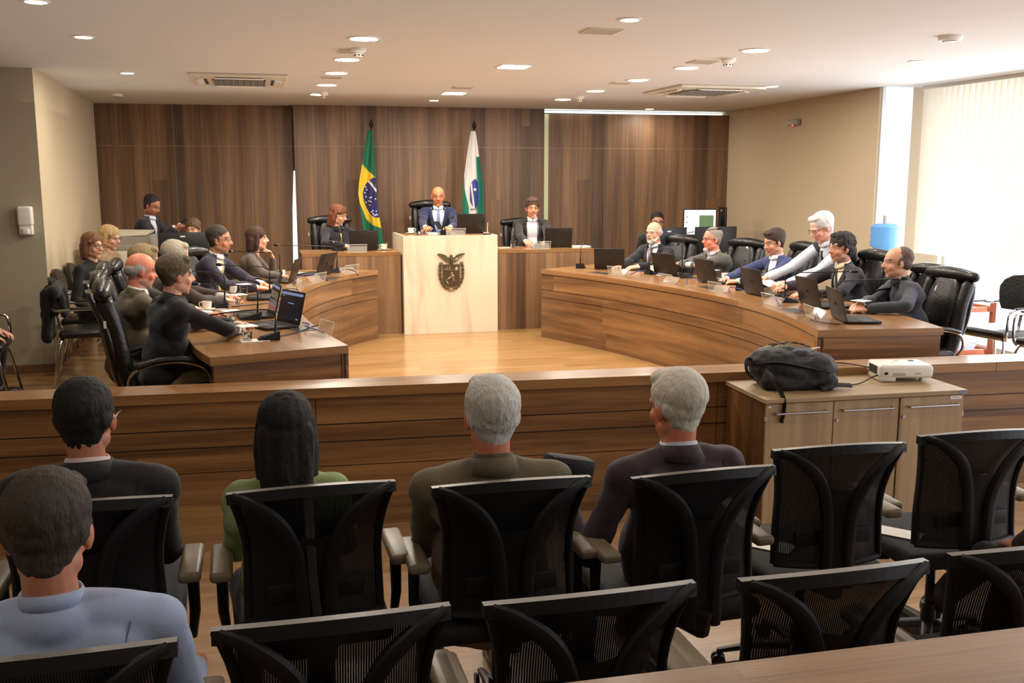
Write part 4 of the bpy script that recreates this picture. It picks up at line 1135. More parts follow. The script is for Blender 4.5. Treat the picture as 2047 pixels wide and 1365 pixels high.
            for q in (-1,1):
                HK(bm, (q*.072,-.004,.030), (q*.078,-.016,-.05), .024, .026); HK(bm, (q*.078,-.016,-.05), (q*.070,-.028,-L), .027, .021)
                HK(bm, (q*.045,-.065,.0), (q*.045,-.075,-L), .045, .034); HK(bm, (q*.03,.045,.10), (q*.074,.035,.045), .017, .014)
            HK(bm, (0,-.075,.0), (0,-.09,-L-.01), .048, .036); amp = .0035; fr = 45
        elif hair == 'pony':
            HS(bm, (0,-.022,.050), (.085,.102,.084)); HS(bm, (0,-.055,-.01), (.078,.062,.062))
            for q in (-1,1): HK(bm, (q*.02,.055,.085), (q*.070,.03,.04), .018, .014); HK(bm, (q*.070,.03,.04), (q*.074,-.02,-.01), .014, .018)
            HK(bm, (0,-.10,.02), (0,-.14,-.10), .03, .018)
        mh = remesh(bm, .0055, 4); roughen(mh, amp, fr, seed=hx+hy, stretch=(1,1,.2 if hair in ('long','bob','pony') else .45)); roughen(mh, amp*.4, fr*2.3, seed=hx)
        link('hair', mh, hairmat(haircol, hair2), body)
    if beard and beard[0] != 'stubble':
        bm = NB(); c = beard[1]
        HS(bm, (0,.036,-.088), (.052,.046,.030)); HS(bm, (0,.066,-.100), (.030,.022,.022))
        for q in (-1,1): HK(bm, (q*.058,.01,-.045), (q*.044,.040,-.085), .013, .018)
        if beard[0] == 'full':
            HK(bm, (-.024,.082,-.049), (0,.090,-.045), .007, .007); HK(bm, (.024,.082,-.049), (0,.090,-.045), .007, .007)
            for q in (-1,1): HK(bm, (q*.030,.078,-.052), (q*.034,.066,-.085), .008, .012)
        if beard[0] == 'goatee':
            bm.free(); bm = NB(); HS(bm, (0,.072,-.104), (.026,.024,.026))
        mb = remesh(bm, .005, 3); roughen(mb, .004, 60, seed=hx); link('beard', mb, hairmat(c), body)
    if glasses:
        gm = M['glassesblk'] if glasses == 'black' else M['glasseswire']; rr = .0019 if glasses == 'black' else .0013
        bm = NB()
        for q in (-1,1):
            ring = [H @ (V((q*.031+.024*math.copysign(abs(math.cos(t))**.7, math.cos(t)), .094-.12*abs(q*.031+.02*math.cos(t))*.5, .002+.016*math.copysign(abs(math.sin(t))**.8, math.sin(t))))*S) for t in [2*PI*k/20 for k in range(20)]]
            tube(bm, ring, rr, n=6, closed=True)
            tube(bm, [H @ (V(p)*S) for p in ((q*.056,.090,.008),(q*.074,.078,.010),(q*.083,.02,.010),(q*.084,-.018,.0))], rr*1.1, n=6)
        tube(bm, [H @ (V(p)*S) for p in ((-.008,.093,.006),(0,.097,.009),(.008,.093,.006))], rr, n=6)
        obj('eyeglasses', bm, gm, body, smooth=True)
    if not front and outfit != 'sweater':
        bq = bj if jk else bsh; Ti = T.inverted(); dB = (T.to_3x3() @ V((0,1,0))).normalized()
        def bl(pts):
            bm = NB(); out = []
            for x, z in pts:
                h_ = bq.ray_cast(T @ V((x*S,-.6,z*S)), dB, 1.2)
                if h_[0] is not None: out.append(h_[0]-dB*.0004)
            if len(out) > 2: tube(bm, out, .0016, n=5); obj('back_seam', bm, fabric(tuple(int(c*.6) for c in (jacket if jk else shirt))), body)
            else: bm.free()
        if jk: bl([(0,.45-.04*k) for k in range(10)])
        else: bl([(-.15+.03*k,.335+.004*math.sin(k)) for k in range(11)])
        for q in (-1,1): bl([(q*(.150-.016*math.sin(k/7*PI)),.475-.025*k) for k in range(8)])
    return dict(body=body, T=T, H=H, bvh=(bj if (jk or outfit == 'vest') else bsh), S=S, arms=arms, P=P, RT=RT)

def patch(pp, name, x, z, w, h, m, off=.006):
    bm = ribbon(pp['bvh'], pp['T'], [((x-w/2,z+h/2-k*h/3),(x+w/2,z+h/2-k*h/3)) for k in range(4)], off)
    if len(bm.faces): return obj(name, bm, m, pp['body'])
    bm.free()
def hat_free(): pass

gold = mat('gold_pin', (214,180,90), .3, .7); badgew = mat('id_badge_card', (220,222,230), .4); purple = mat('purple_lanyard', (92,72,140), .6)
DZ = .92+.036
P_ = {}
# --- left desk
P_['off'] = person('man in black uniform jacket seated nearest on the left desk, mic before him', (-.47,6.36,1.435), 24, lean=12, S=1.0, skin='fair', turn=-4, nod=4, hair='thick', haircol=(62,52,38), hair2=(112,96,70), outfit='uniform', jacket=(14,15,18), shirt=(20,20,24), trousers=(128,112,84), hands=((-.16,6.74,DZ),(-.14,6.50,DZ)), vox=.009, girth=1.05)
patch(P_['off'], 'yellow_arm_patch', .0, .3, .001, .001, M['yellow'])
P_['bald'] = person('bald man with grey fringe hair in brown blazer, second on the left desk', (-.73,6.92,1.42), 22, lean=12, S=1.0, skin='red', turn=-6, nod=8, hair='fringe', haircol=(140,132,122), hair2=(184,176,166), outfit='blazer', jacket=(92,80,62), shirt=(226,224,220), hands=((-.30,7.06,DZ+.02),(-.34,6.86,DZ)), beard=('stubble',(180,170,160)), girth=1.1)
P_['brn'] = person('light-brown-haired man mostly hidden behind the bald man', (-.78,7.70,1.415), 15, lean=10, S=1.0, skin='fair', turn=0, hair='thick', haircol=(104,82,52), hair2=(170,146,106), outfit='blazer', jacket=(40,36,34), shirt=(130,30,34), hands=((-.45,8.0,DZ),(-.46,7.62,DZ)))
P_['gg'] = person('grey-haired man with wire glasses and dark brown jacket, arm stretched on left desk', (-.60,8.20,1.41), 10, lean=20, S=1.0, skin='red', turn=-2, nod=12, hair='thick', haircol=(130,120,104), hair2=(206,196,176), glasses='wire', outfit='blazer', jacket=(62,50,44), shirt=(200,196,190), hands=((-.22,8.30,DZ),(-.24,8.06,DZ)), girth=1.1)
P_['yt'] = person('bearded man in navy suit with yellow tie at the left desk', (-.30,9.22,1.485), -16, lean=20, S=1.04, skin='tan', turn=2, nod=4, hair='short', haircol=(40,32,26), hair2=(74,62,50), beard=('stubble',(110,96,84)), glasses='wire', outfit='suit', jacket=(42,38,56), shirt=(230,230,234), tie=(214,186,96), hands=((.06,9.16,DZ+.01),(.0,8.96,DZ)), girth=1.1, vwid=.11, vdepth=.08)
patch(P_['yt'], 'pocket_square', -.105, .33, .03, .02, M['paper'])
P_['wb'] = person('woman with dark brown bob and grey-brown top resting chin on her hand', (.03,10.22,1.42), -8, lean=18, S=.96, skin='fair', turn=10, nod=-2, hair='bob', haircol=(44,26,20), hair2=(84,54,38), hairlen=.10, fem=True, outfit='sweater', jacket=(84,74,68), shirt=(92,80,72), hands=((.27,10.28,1.215),(.22,10.05,DZ)), handup=0, curl=.4, girth=1.1)
# --- dais
P_['uni'] = person('woman with reddish-brown hair and glasses in dark uniform jacket left of podium', (.98,12.02,1.585), -68, lean=8, S=.98, skin='fair', turn=38, nod=14, hair='bob', haircol=(84,42,26), hair2=(138,80,52), hairlen=.13, fem=True, glasses='wire', outfit='uniform', jacket=(34,28,36), shirt=(214,206,196), hands=((1.33,11.82,1.20),(1.02,11.62,1.13)), floor=.34, girth=1.05)
patch(P_['uni'], 'name_strip', .07, .33, .05, .012, M['greyplas']); patch(P_['uni'], 'gold_lanyard', .0, .38, .012, .11, gold)
P_['pres'] = person('bald president in navy suit and light blue tie behind the marble podium', (2.27,12.50,1.80), -97, lean=12, S=1.03, skin=(214,140,98), turn=0, nod=8, hair='none', glasses='wire', outfit='suit', jacket=(34,42,78), shirt=(222,228,240), tie=(120,148,196), hands=((2.33,12.02,1.31),(2.02,12.02,1.31)), floor=.51, girth=1.12, vwid=.09, vdepth=.12, curl=.5)
patch(P_['pres'], 'lapel_pin', .085, .36, .016, .016, gold, .012)
P_['mr'] = person('man in black jacket and open white shirt speaking at the right side desk', (3.38,12.05,1.655), -99, lean=14, S=1.02, skin=(214,150,116), turn=0, nod=6, hair='thick', haircol=(56,36,26), hair2=(104,74,54), outfit='openjacket', jacket=(40,38,36), shirt=(240,232,236), hands=((3.42,11.55,1.13),(3.17,11.55,1.13)), floor=.34, girth=1.15, vwid=.075, curl=.6)
# --- right desk
P_['wbd'] = person('white-bearded bald man in dark suit and patterned tie, farthest on the right desk', (4.32,10.38,1.425), -150, lean=8, S=1.02, skin='fair', turn=4, nod=2, hair='fringe', haircol=(190,186,180), hair2=(214,210,204), beard=('full',(206,200,190)), glasses='wire', outfit='suit', jacket=(30,28,38), shirt=(214,222,232), tie=(88,58,54), hands=((4.02,10.08,DZ),(3.84,10.22,DZ)), girth=1.15, vwid=.08, vdepth=.12)
P_['gs'] = person('man in grey suit with folded arms, glasses and grey chin beard at right desk', (4.66,9.62,1.39), -168, lean=10, S=1.02, skin='red', turn=-8, nod=2, hair='crop', haircol=(120,108,98), hair2=(160,148,138), beard=('goatee',(186,178,170)), glasses='black', outfit='openjacket', jacket=(84,82,78), shirt=(196,196,200), hands=((4.42,9.86,1.00),(4.40,9.44,1.02)), crossed=True, girth=1.18, vwid=.07)
P_['bl'] = person('dark-haired man in blue suit looking down at the right desk', (4.76,8.50,1.423), -176, lean=14, S=1.0, skin=(206,150,124), turn=-4, nod=16, hair='side', haircol=(36,26,20), hair2=(70,52,42), outfit='openjacket', jacket=(52,62,104), shirt=(222,226,234), hands=((4.36,8.42,DZ),(4.36,8.66,DZ)), vwid=.06, girth=1.08)
P_['cu'] = person('man with dark curly hair and grey beard in dark suit at the right desk', (4.78,7.42,1.443), 176, lean=14, S=1.03, skin=(200,140,112), turn=6, nod=2, hair='curly', haircol=(22,18,18), hair2=(52,44,42), beard=('stubble',(150,140,132)), outfit='suit', jacket=(32,28,38), shirt=(238,228,200), tie=(40,36,40), hands=((4.36,7.22,DZ+.01),(4.38,7.62,DZ+.03)), girth=1.22, vwid=.08)
P_['la'] = person('man with thinning hair in charcoal jacket and dark sweater, rightmost at the right desk', (4.74,6.60,1.389), 168, lean=16, S=1.02, skin=(214,160,132), turn=-2, nod=2, hair='receding', haircol=(72,56,48), hair2=(116,98,88), outfit='openjacket', jacket=(52,56,66), shirt=(32,36,50), hands=((4.34,6.36,DZ),(4.33,6.46,DZ+.015)), girth=1.15, vwid=.065)
P_['wa'] = person('white-haired waiter in black waistcoat bending over the right desk with papers', (4.86,7.86,1.595), 184, lean=46, S=1.06, skin=(224,160,140), turn=-4, nod=24, hair='side', haircol=(186,184,182), hair2=(226,224,222), glasses='black', outfit='vest', jacket=(22,20,24), shirt=(214,222,236), tie=(22,22,26), trousers=(24,24,28), hands=((4.50,7.78,1.00),(4.40,8.10,.98)), standing=True, vwid=.075, vdepth=.20)
# --- behind
P_['pm'] = person('man in dark blazer standing behind the copier reading a phone', (-1.10,11.95,1.712), -20, lean=12, S=.97, skin=(176,118,88), turn=-6, nod=26, hair='crop', haircol=(24,19,17), hair2=(44,36,32), beard=('stubble',(40,30,26)), outfit='suit', jacket=(34,28,40), shirt=(206,212,226), hands=((-.80,11.80,1.38),(-.86,11.72,1.36)), standing=True, curl=.5)
P_['mw'] = person('young person with brown hair half hidden behind the left monitors', (-.64,11.62,1.455), -112, lean=6, S=.93, skin='fair', nod=12, hair='pony', haircol=(66,48,34), hair2=(116,90,62), fem=True, outfit='sweater', shirt=(34,34,38))
P_['w1'] = person('woman with brown hair and black-rimmed glasses in black top by the left wall', (-1.42,9.72,1.41), -38, lean=0, S=.97, skin='fair', turn=0, nod=2, hair='bob', haircol=(92,58,36), hair2=(140,96,62), hairlen=.10, fem=True, glasses='black', outfit='sweater', shirt=(18,17,18), girth=1.15)
P_['w2'] = person('blonde woman with glasses in tan jacket behind the brown-haired woman', (-1.37,10.45,1.44), -20, lean=6, S=.97, skin='fair', turn=0, nod=10, hair='long', haircol=(150,116,74), hair2=(204,172,124), hairlen=.20, fem=True, glasses='black', outfit='sweater', shirt=(140,116,84), girth=1.05)
P_['bm'] = person('dark-haired man with glasses half hidden behind the right monitors', (4.80,11.45,1.49), -104, lean=4, S=.98, skin=(190,130,104), nod=8, hair='short', haircol=(20,17,17), glasses='black', outfit='sweater', shirt=(22,22,26))
P_['ed'] = person('person at the extreme left edge beside the pier, only face and hand in view', (-2.07,8.45,1.39), 5, lean=2, S=.98, skin='fair', nod=4, hair='short', haircol=(60,48,40), outfit='blazer', jacket=(50,46,44), feet=(((-1.98,8.56,.62),(-2.02,8.56,.28)),((-1.98,8.34,.62),(-2.02,8.34,.28))), hands=((-2.0,8.62,.70),(-2.0,8.30,.70)))
# --- audience seen from behind
aud = dict(front=False, floor=0, vox=.009)
P_['a1'] = person('man in black suit with short black hair, leftmost of the front row seen from behind', (-.525,3.24,1.288), 86, lean=-2, S=1.05, shw=1.12, skin=(196,132,104), hair='short', haircol=(15,13,13), hair2=(26,24,24), outfit='suit', jacket=(38,36,38), shirt=(226,206,204), glasses='black', turn=-6, nod=4, hands=((-.66,3.62,.66),(-.36,3.62,.66)), girth=1.12, **aud)
P_['a2'] = person('woman with very long black hair and green blazer in the front row', (.076,3.20,1.214), 92, lean=2, S=1.0, skin='light', hair='long', haircol=(12,10,10), hair2=(34,28,27), hairlen=.30, fem=True, outfit='suit', jacket=(146,164,108), shirt=(60,60,50), nod=6, turn=-4, hands=((-.08,3.6,.62),(.25,3.6,.62)), girth=1.05, **aud)
P_['a3'] = person('grey-haired man in olive tweed jacket seen from behind, middle of the front row', (.728,3.08,1.258), 90, lean=-3, S=1.06, shw=1.14, skin='red', hair='thick', haircol=(172,170,164), hair2=(248,244,236), outfit='suit', jacket=(108,97,76), shirt=(90,84,66), nod=2, hands=((.58,3.5,.64),(.86,3.5,.64)), girth=1.2, **aud)
P_['a4'] = person('white-haired man in dark plum jacket seen from behind, head turned slightly left', (1.405,3.14,1.235), 98, lean=-2, S=1.05, shw=1.16, skin='red', hair='thick', haircol=(186,180,168), hair2=(244,238,222), outfit='suit', jacket=(60,44,50), shirt=(200,210,226), turn=10, nod=6, hands=((1.03,3.32,.78),(1.5,3.62,.64)), girth=1.18, **aud)
P_['a5'] = person('dark-haired man in light blue shirt, nearest at bottom left seen from behind', (-.45,2.22,1.272), 92, lean=-2, S=1.05, shw=1.15, skin=(206,142,112), hair='thick', haircol=(40,33,28), hair2=(78,68,58), outfit='shirt', shirt=(168,182,214), glasses=None, nod=16, turn=-4, hands=((-.62,2.6,.62),(-.2,2.6,.62)), girth=1.18, **aud)
P_['a6'] = person('person in dark clothes at the right edge, leg stretched out with a white-soled shoe', (2.66,2.50,1.30), 92, lean=6, S=1.0, skin='light', hair='short', haircol=(30,25,22), outfit='suit', jacket=(36,26,26), shirt=(24,20,20), trousers=(20,20,24), feet=(((2.60,2.98,.50),(2.66,3.34,.13)),((2.72,2.95,.48),(2.80,3.15,.10))), hands=((2.62,2.86,.58),(2.9,2.8,.58)), **aud)

# ================================================================== DESK ITEMS
def laptop(x, y, z, face, label, open_=104, screen=None):
    """face: direction (deg) the screen looks towards (towards the user)"""
    t = thing('laptop', label, 'laptop', (x,y,z), math.radians(face+90), 'open dark laptops')   # local -y = user side
    bm = NB(); b2(bm, (-.165,-.235,.004), (.165,0,.020), bevel=.004, seg=2); b = obj('base', bm, M['laptop'], t, smooth=True)
    bm = NB()
    for r_ in range(5):
        for c in range(12): q = -.145+c*.0245; b2(bm, (q,-.115+r_*.019,.0195), (q+.021,-.100+r_*.019,.0215))
    obj('keyboard', bm, M['keys'], b)
    bm = NB(); b2(bm, (-.05,-.215,.0195), (.05,-.145,.0205)); obj('touchpad', bm, M['keys'], b)
    a = math.radians(open_-90); R_ = Matrix.Rotation(-a, 3, 'X'); o = V((0,.002,.014))
    def L(c): return o + R_ @ V(c)
    bm = NB(); bx(bm, L((0,0,.112)), (.33,.007,.222), rot=R_, bevel=.003); ld = obj('lid', bm, M['laptop'], t, smooth=True)
    bm = NB(); bx(bm, L((0,-.0042,.115)), (.305,.001,.19), rot=R_); sc = obj('screen', bm, M['screen'], ld)
    bm = NB(); ring = [L((.014*math.cos(k*PI/8), .0045, .115+.014*math.sin(k*PI/8))) for k in range(16)]; tube(bm, ring, .0016, n=5, closed=True)
    for q in (-.004,.004): tube(bm, [L((q-.002,.0045,.105)), L((q+.002,.0045,.125))], .0012, n=4)
    obj('lid_logo', bm, M['logo'], ld)
    if screen:
        bm = NB(); bx(bm, L((0,-.005,.198)), (.30,.0012,.018), rot=R_); obj('screen_bar', bm, M['scrblue'], sc)
        if screen == 1:
            bm = NB(); bx(bm, L((-.0,-.005,.135)), (.09,.0012,.006), rot=R_); obj('screen_text', bm, M['scrblue'], sc); bm = NB(); bx(bm, L((-.12,-.005,.18)), (.03,.0012,.005), rot=R_); obj('screen_menu', bm, M['scrblue'], sc); bm = NB(); bx(bm, L((.12,-.005,.035)), (.03,.0012,.008), rot=R_); obj('screen_clock', bm, M['scrblue'], sc)
        else:
            bm = NB(); bx(bm, L((0,-.005,.14)), (.28,.0012,.05), rot=R_); obj('screen_picture', bm, M['greyplas'], sc)
            bm = NB(); bx(bm, L((0,-.005,.09)), (.26,.0012,.004), rot=R_); bx(bm, L((0,-.005,.07)), (.22,.0012,.004), rot=R_); obj('screen_text', bm, M['scrblue'], sc)
    return t
LP = [
 (.20,6.84,.92,205,'open laptop with lit dark screen, nearest on the left desk',104,1),
 (.10,7.36,.92,188,'laptop second from the near end of the left desk, page with picture on screen',104,2),
 (.16,8.45,.92,180,'laptop third from the near end of the left desk',104,None),
 (.34,9.74,.92,165,'laptop in front of the brown-haired woman on the left desk',108,None),
 (.68,10.36,.92,148,'laptop farthest along the left desk, beside the side desk',108,None),
 (1.20,11.36,1.09,98,'laptop on the left side desk in front of the uniformed woman',100,None),
 (2.50,11.62,1.255,86,'laptop on the marble podium in front of the president',100,None),
 (3.50,11.34,1.09,82,'laptop on the right side desk before the speaking man',100,None),
 (3.74,10.22,.92,62,'laptop farthest along the right desk, before the white-bearded man',104,None),
 (4.06,9.42,.92,22,'laptop second from the far end of the right desk',104,None),
 (4.14,8.62,.92,8,'laptop third from the far end of the right desk',104,None),
 (4.10,7.62,.92,2,'laptop in front of the man in blue suit',104,None),
 (4.15,6.82,.92,-2,'laptop in front of the curly-haired man',104,None),
 (3.93,6.08,.92,-14,'laptop nearest on the right desk, at its end',104,None)]
for l_ in LP: laptop(*l_)

def mic(x, y, z, aim, label, reach=.34, rise=.22, lit=False, dip=0, mid=.5):
    """aim: direction the gooseneck leans towards (deg)"""
    t = thing('gooseneck_microphone', label, 'microphone', (x,y,z), math.radians(aim), 'gooseneck delegate microphones')
    bm = NB()
    vs = [(-.06,-.05,0),(.075,-.045,0),(.075,.045,0),(-.06,.05,0),(-.06,-.045,.055),(.065,-.03,.014),(.065,.03,.014),(-.06,.045,.055)]
    v = [bm.verts.new(p) for p in vs]
    for q in ((3,2,1,0),(4,5,6,7),(0,1,5,4),(1,2,6,5),(2,3,7,6),(3,0,4,7)): bm.faces.new([v[i] for i in q])
    bmesh.ops.bevel(bm, geom=bm.edges[:], offset=.004, segments=2, affect='EDGES'); obj('base', bm, M['black'], t, smooth=True)
    bm = NB(); bx(bm, (.045,0,.024), (.02,.012,.003)); obj('talk_button', bm, M['led'] if lit else M['cableblue'], t)
    bm = NB(); p = spline([(-.035,0,.045),(-.040,0,.045+rise*.55),(-.015,0,.045+rise*.92),(reach*mid,0,.045+rise*(1.0-dip*.3)),(reach,0,.045+rise*(1.05-dip))], 8)
    tube(bm, p, .0042, n=8); tube(bm, [p[0], p[0].lerp(p[6],.8)], .0065, n=8); obj('gooseneck', bm, M['cable'], t, smooth=True)
    d = (p[-1]-p[-4]).normalized(); bm = NB(); tube(bm, [p[-1]-d*.012, p[-1]+d*.004], .0075, n=10); obj('neck_ring', bm, M['led'] if lit else M['chrome'], t)
    bm = NB(); tube(bm, [p[-1]+d*.004, p[-1]+d*.022, p[-1]+d*.045], [.009,.0145,.012], n=12, rounded=True); obj('foam_head', bm, M['led'] if lit == 2 else M['blackmatte'], t, smooth='all')
    return t
mic(.07,6.24,.92,185,'black gooseneck microphone leaning to the officer, nearest on the left desk',.36,.15,dip=.25)
mic(-.03,7.36-.18,.92,170,'gooseneck microphone before the bald man on the left desk',.36,.20)
mic(-.27,7.88,.92,176,'gooseneck microphone of the grey-haired man, third on the left desk',.40,.24)
mic(.08,8.72,.92,165,'gooseneck microphone pointing at the yellow-tie man',.36,.20)
mic(.20,10.08,.92,170,'gooseneck microphone in front of the brown-haired woman',.42,.22)
mic(.80,10.60,.92,175,'gooseneck microphone behind the farthest left laptop',.55,.24)
mic(.93,11.45,1.09,160,'gooseneck microphone on the left side desk',.06,.05)
mic(2.16,11.42,1.255,60,'gooseneck microphone lying low before the president',.22,.14)
mic(3.22,11.30,1.09,95,'lit gooseneck microphone before the speaking man, red ring glowing',.03,.29,lit=2)
mic(3.50,10.48,.92,60,'gooseneck microphone at the far end of the right desk',.10,.20)
mic(3.98,9.62,.92,20,'gooseneck microphone beside the white cup of the bearded man',.34,.24)
mic(4.16,9.16,.92,-10,'gooseneck microphone rising before the grey-suited man',.30,.42)
mic(4.18,8.02,.92,60,'gooseneck microphone reaching before the waiter',.36,.20,dip=.1)
mic(4.14,7.12,.92,-25,'gooseneck microphone before the curly-haired man',.46,.20)
mic(4.18,6.45,.92,-15,'gooseneck microphone before the rightmost man',.42,.20)

def nameplate(x, y, z, face, label, w=.21):
    t = thing('name_holder', label, 'name holder', (x,y,z), math.radians(face+90), 'empty clear acrylic name holders')
    bm = NB(); a = Matrix.Rotation(math.radians(18), 3, 'X'); bx(bm, (0,0,.045), (w,.003,.088), rot=a); bx(bm, (0,.045,.0025), (w,.07,.003)); bx(bm, (0,.062,.035), (w,.003,.066), rot=Matrix.Rotation(math.radians(-38),3,'X'))
    obj('acrylic_sheet', bm, M['acrylic'], t)
    bm = NB(); 
    for p, q in (((-w/2,-.014,.088),(w/2,-.014,.088)),((-w/2,.013,.002),(w/2,.013,.002)),((-w/2,-.014,.088),(-w/2,.013,.002)),((w/2,-.014,.088),(w/2,.013,.002))): tube(bm, [(p[0],-p[1] if False else p[1],p[2]),q], .0013, n=4)
    obj('acrylic_edge', bm, M['acrylic_edge'], t)
M['acrylic_edge'] = mat('bright_acrylic_edge', (226,224,214), .2, emit=.15)  # glint along the sheet edges, put in as a faint glow
for n_ in [(.42,6.36,.92,20,'clear name holder nearest on the left desk'),(.27,6.98,.92,10,'clear name holder second from the near end, left desk'),(.24,7.65,.92,5,'clear name holder third on the left desk'),(.36,8.90,.92,-15,'clear name holder fourth on the left desk, turned aside'),(.60,9.68,.92,-35,'clear name holder near the bend of the left desk'),(.98,10.50,.92,-48,'clear name holder farthest on the left desk'),
 (1.11,11.14,1.09,-90,'clear name holder on the left side desk'),(2.22,11.10,1.255,-90,'clear name holder on the marble podium'),(3.24,11.14,1.09,-90,'clear name holder on the right side desk'),
 (3.58,9.62,.92,-158,'clear name holder farthest on the right desk'),(3.76,8.72,.92,-166,'clear name holder second from the far end, right desk'),(3.88,7.92,.92,-172,'clear name holder third from the far end, right desk'),(3.90,7.02,.92,-180,'clear name holder fourth from the far end, right desk'),(3.82,6.28,.92,-190,'clear name holder nearest on the right desk')]: nameplate(*n_)

def cup(x, y, z, rz, label, saucer=True, s=1.0, full=True):
    t = thing('coffee_cup', label, 'cup', (x,y,z), rz, 'white coffee cups')
    h0 = .012 if saucer else 0
    bm = NB(); lathe(bm, [(.001,h0),(.024,h0),(.026,h0+.004),(.034,h0+.022),(.037,h0+.058),(.0345,h0+.058),(.031,h0+.02),(.001,h0+.010)], n=24); obj('cup_bowl', bm, M['china'], t, smooth=True)
    bm = NB(); tube(bm, spline([(.034,0,h0+.05),(.052,0,h0+.05),(.056,0,h0+.032),(.044,0,h0+.018),(.033,0,h0+.018)],4), .0035, n=6); obj('handle', bm, M['china'], t, smooth=True)
    if full: bm = NB(); lathe(bm, [(.001,h0+.044),(.0335,h0+.044),(.0335,h0+.045),(.001,h0+.045)], n=20); obj('coffee', bm, M['coffee'], t)
    t.scale = (s,s,s)
def saucer(x, y, z, label):
    bm = NB(); lathe(bm, [(.001,.001),(.034,.001),(.038,.004),(.066,.012),(.067,.014),(.038,.008),(.001,.006)], n=28); o = obj('saucer', bm, M['china'], None, smooth=True); o.location = (x,y,z); tag(o, label, 'saucer', 'white saucers')
CU = [(-.13,6.52,.92,2.6,'white cup on saucer by the nearest water glass on the left desk'),(-.24,7.27,.92,2.4,'white cup held at the bald man hand'),(-.36,7.76,.92,3.1,'white cup with handle to the left, on papers before the grey-haired man'),(-.19,8.86,.92,2,'white cup beside the third left laptop'),(.0,9.42,.92,1,'white cup under the joined hands of the yellow-tie man'),(.26,10.28,.92,2,'white cup under the hand of the brown-haired woman'),
 (1.44,11.42,1.09,3.3,'white cup on the left side desk'),(1.80,11.72,1.255,0,'white cup at the left of the podium top'),(4.08,9.80,.92,0,'white cup covered by a napkin before the bearded man'),(4.44,8.86,.92,0,'white cup on saucer behind the third right laptop')]
for x, y, z, r_, lb in CU: cup(x, y, z, r_, lb); saucer(x, y, z, 'saucer under the '+lb)
saucer(4.46,7.80,.92,'empty white saucer before the waiter, right desk')
def glass(x, y, z, label, cover=False, s=1.0):
    t = thing('water_glass', label, 'glass', (x,y,z), .3, 'water glasses')
    bm = NB(); lathe(bm, [(.001,0),(.028,0),(.034,.088),(.032,.088),(.0265,.012),(.001,.010)], n=24); obj('tumbler', bm, M['glass'], t, smooth=True)
    bm = NB(); lathe(bm, [(.001,.0115),(.0262,.0125),(.0295,.052),(.001,.052)], n=20); obj('water_fill', bm, M['water'], t, smooth=True)
    if cover:
        o = NB(); b2(o, (-.055,-.055,0), (.055,.055,.003), bevel=.001, seg=1); c = obj('paper_glass_cover', o, M['paper'], None); c.location = (x,y,z+.0885); c.rotation_euler = (0,0,.4); tag(c, 'white paper square covering the '+label, 'paper cover', 'white paper covers on water glasses')
for g_ in [(-.06,6.24,.92,'nearest water glass on the left desk',True),(-.17,7.00,.92,'water glass between bald man and second laptop',True),(-.13,7.98,.92,'water glass beside the third microphone of the left desk',True),(-.10,8.76,.92,'water glass before the yellow-tie man laptop',True),(1.92,11.55,1.255,'water glass on the marble podium',False),(2.96,11.40,1.09,'water glass on the right side desk',False),(1.47,11.56,1.09,'water glass on the left side desk behind the cup',False),(4.36,8.98,.92,'small water glass by the grey-suited man',True),(4.44,7.10,.92,'empty-looking glass behind the fifth right laptop',False),(4.32,6.42,.92,'nearest water glass on the right desk',True)]: glass(*g_)

def sheet(x, y, z, w, d, rz, label, h=.003, m='paper', name='paper_sheet', cat='paper', grp='papers lying about', rx=0):
    bm = NB(); b2(bm, (-w/2,-d/2,0), (w/2,d/2,h)); o = obj(name, bm, M[m], None); o.location = (x,y,z); o.rotation_euler = (rx,0,rz); tag(o, label, cat, grp)
sheet(-.02,6.22,.92,.17,.11,.2,'white note sheet by the officer hand')
sheet(-.25,8.12,.92,.21,.15,.3,'white sheets under the black phone, left desk'); sheet(-.34,8.00,.9235,.16,.10,.2,'pink-edged paper under the cup of the grey-haired man',.001)
sheet(.50,10.62,.92,.24,.14,.5,'white papers before the brown-haired woman'); sheet(-.05,9.62,.92,.14,.11,.2,'small white sheet before the yellow-tie man'); sheet(-.16,9.12,.92,.12,.09,.9,'napkin beside the cup of the yellow-tie man')
sheet(3.78,11.40,1.09,.24,.16,.1,'stack of papers at the right end of the right side desk',.012); sheet(2.86,11.42,1.09,.13,.09,.2,'small white slip at the left of the right side desk'); sheet(2.02,11.58,1.255,.12,.09,.3,'crumpled white napkin on the podium',.02)
sheet(4.40,7.92,.985,.20,.12,.5,'white paper held out by the waiter',.002,rx=.35); sheet(4.38,6.98,.92,.10,.07,.2,'white card behind the fifth right laptop'); sheet(4.30,7.70,.92,.16,.03,.5,'white pen-like strip before the waiter',.004)
sheet(4.12,9.74,.99,.11,.11,.2,'white napkin over the cup of the bearded man',.006); sheet(4.05,9.50,.92,.10,.07,.1,'white slip behind second right laptop')
sheet(1.86,3.34,.497,.11,.26,.75,'white paper sheet on the empty seat in the front row'); sheet(2.44,3.32,.497,.10,.22,.7,'white paper sheet on the rightmost front-row seat')
sheet(-.22,8.22,.9245,.07,.15,-1.1,'black phone lying on papers, left desk',.009,'black','phone','phone','phones'); sheet(4.00,10.00,.92,.09,.17,.6,'dark tablet under the bearded man hands',.010,'laptop','tablet','tablet','tablets')
sheet(4.44,8.30,.92,.20,.28,.1,'black closed notebook before the man in blue suit',.016,'black','notebook','notebook','notebooks'); sheet(-.78,11.82,1.40,.07,.14,-1.2,'black phone held by the man behind the copier',.009,'black','phone','phone','phones',rx=.6)
sheet(2.18,12.0,1.335,.07,.13,.4,'black phone between the hands of the president',.009,'black','phone','phone','phones',rx=.7)
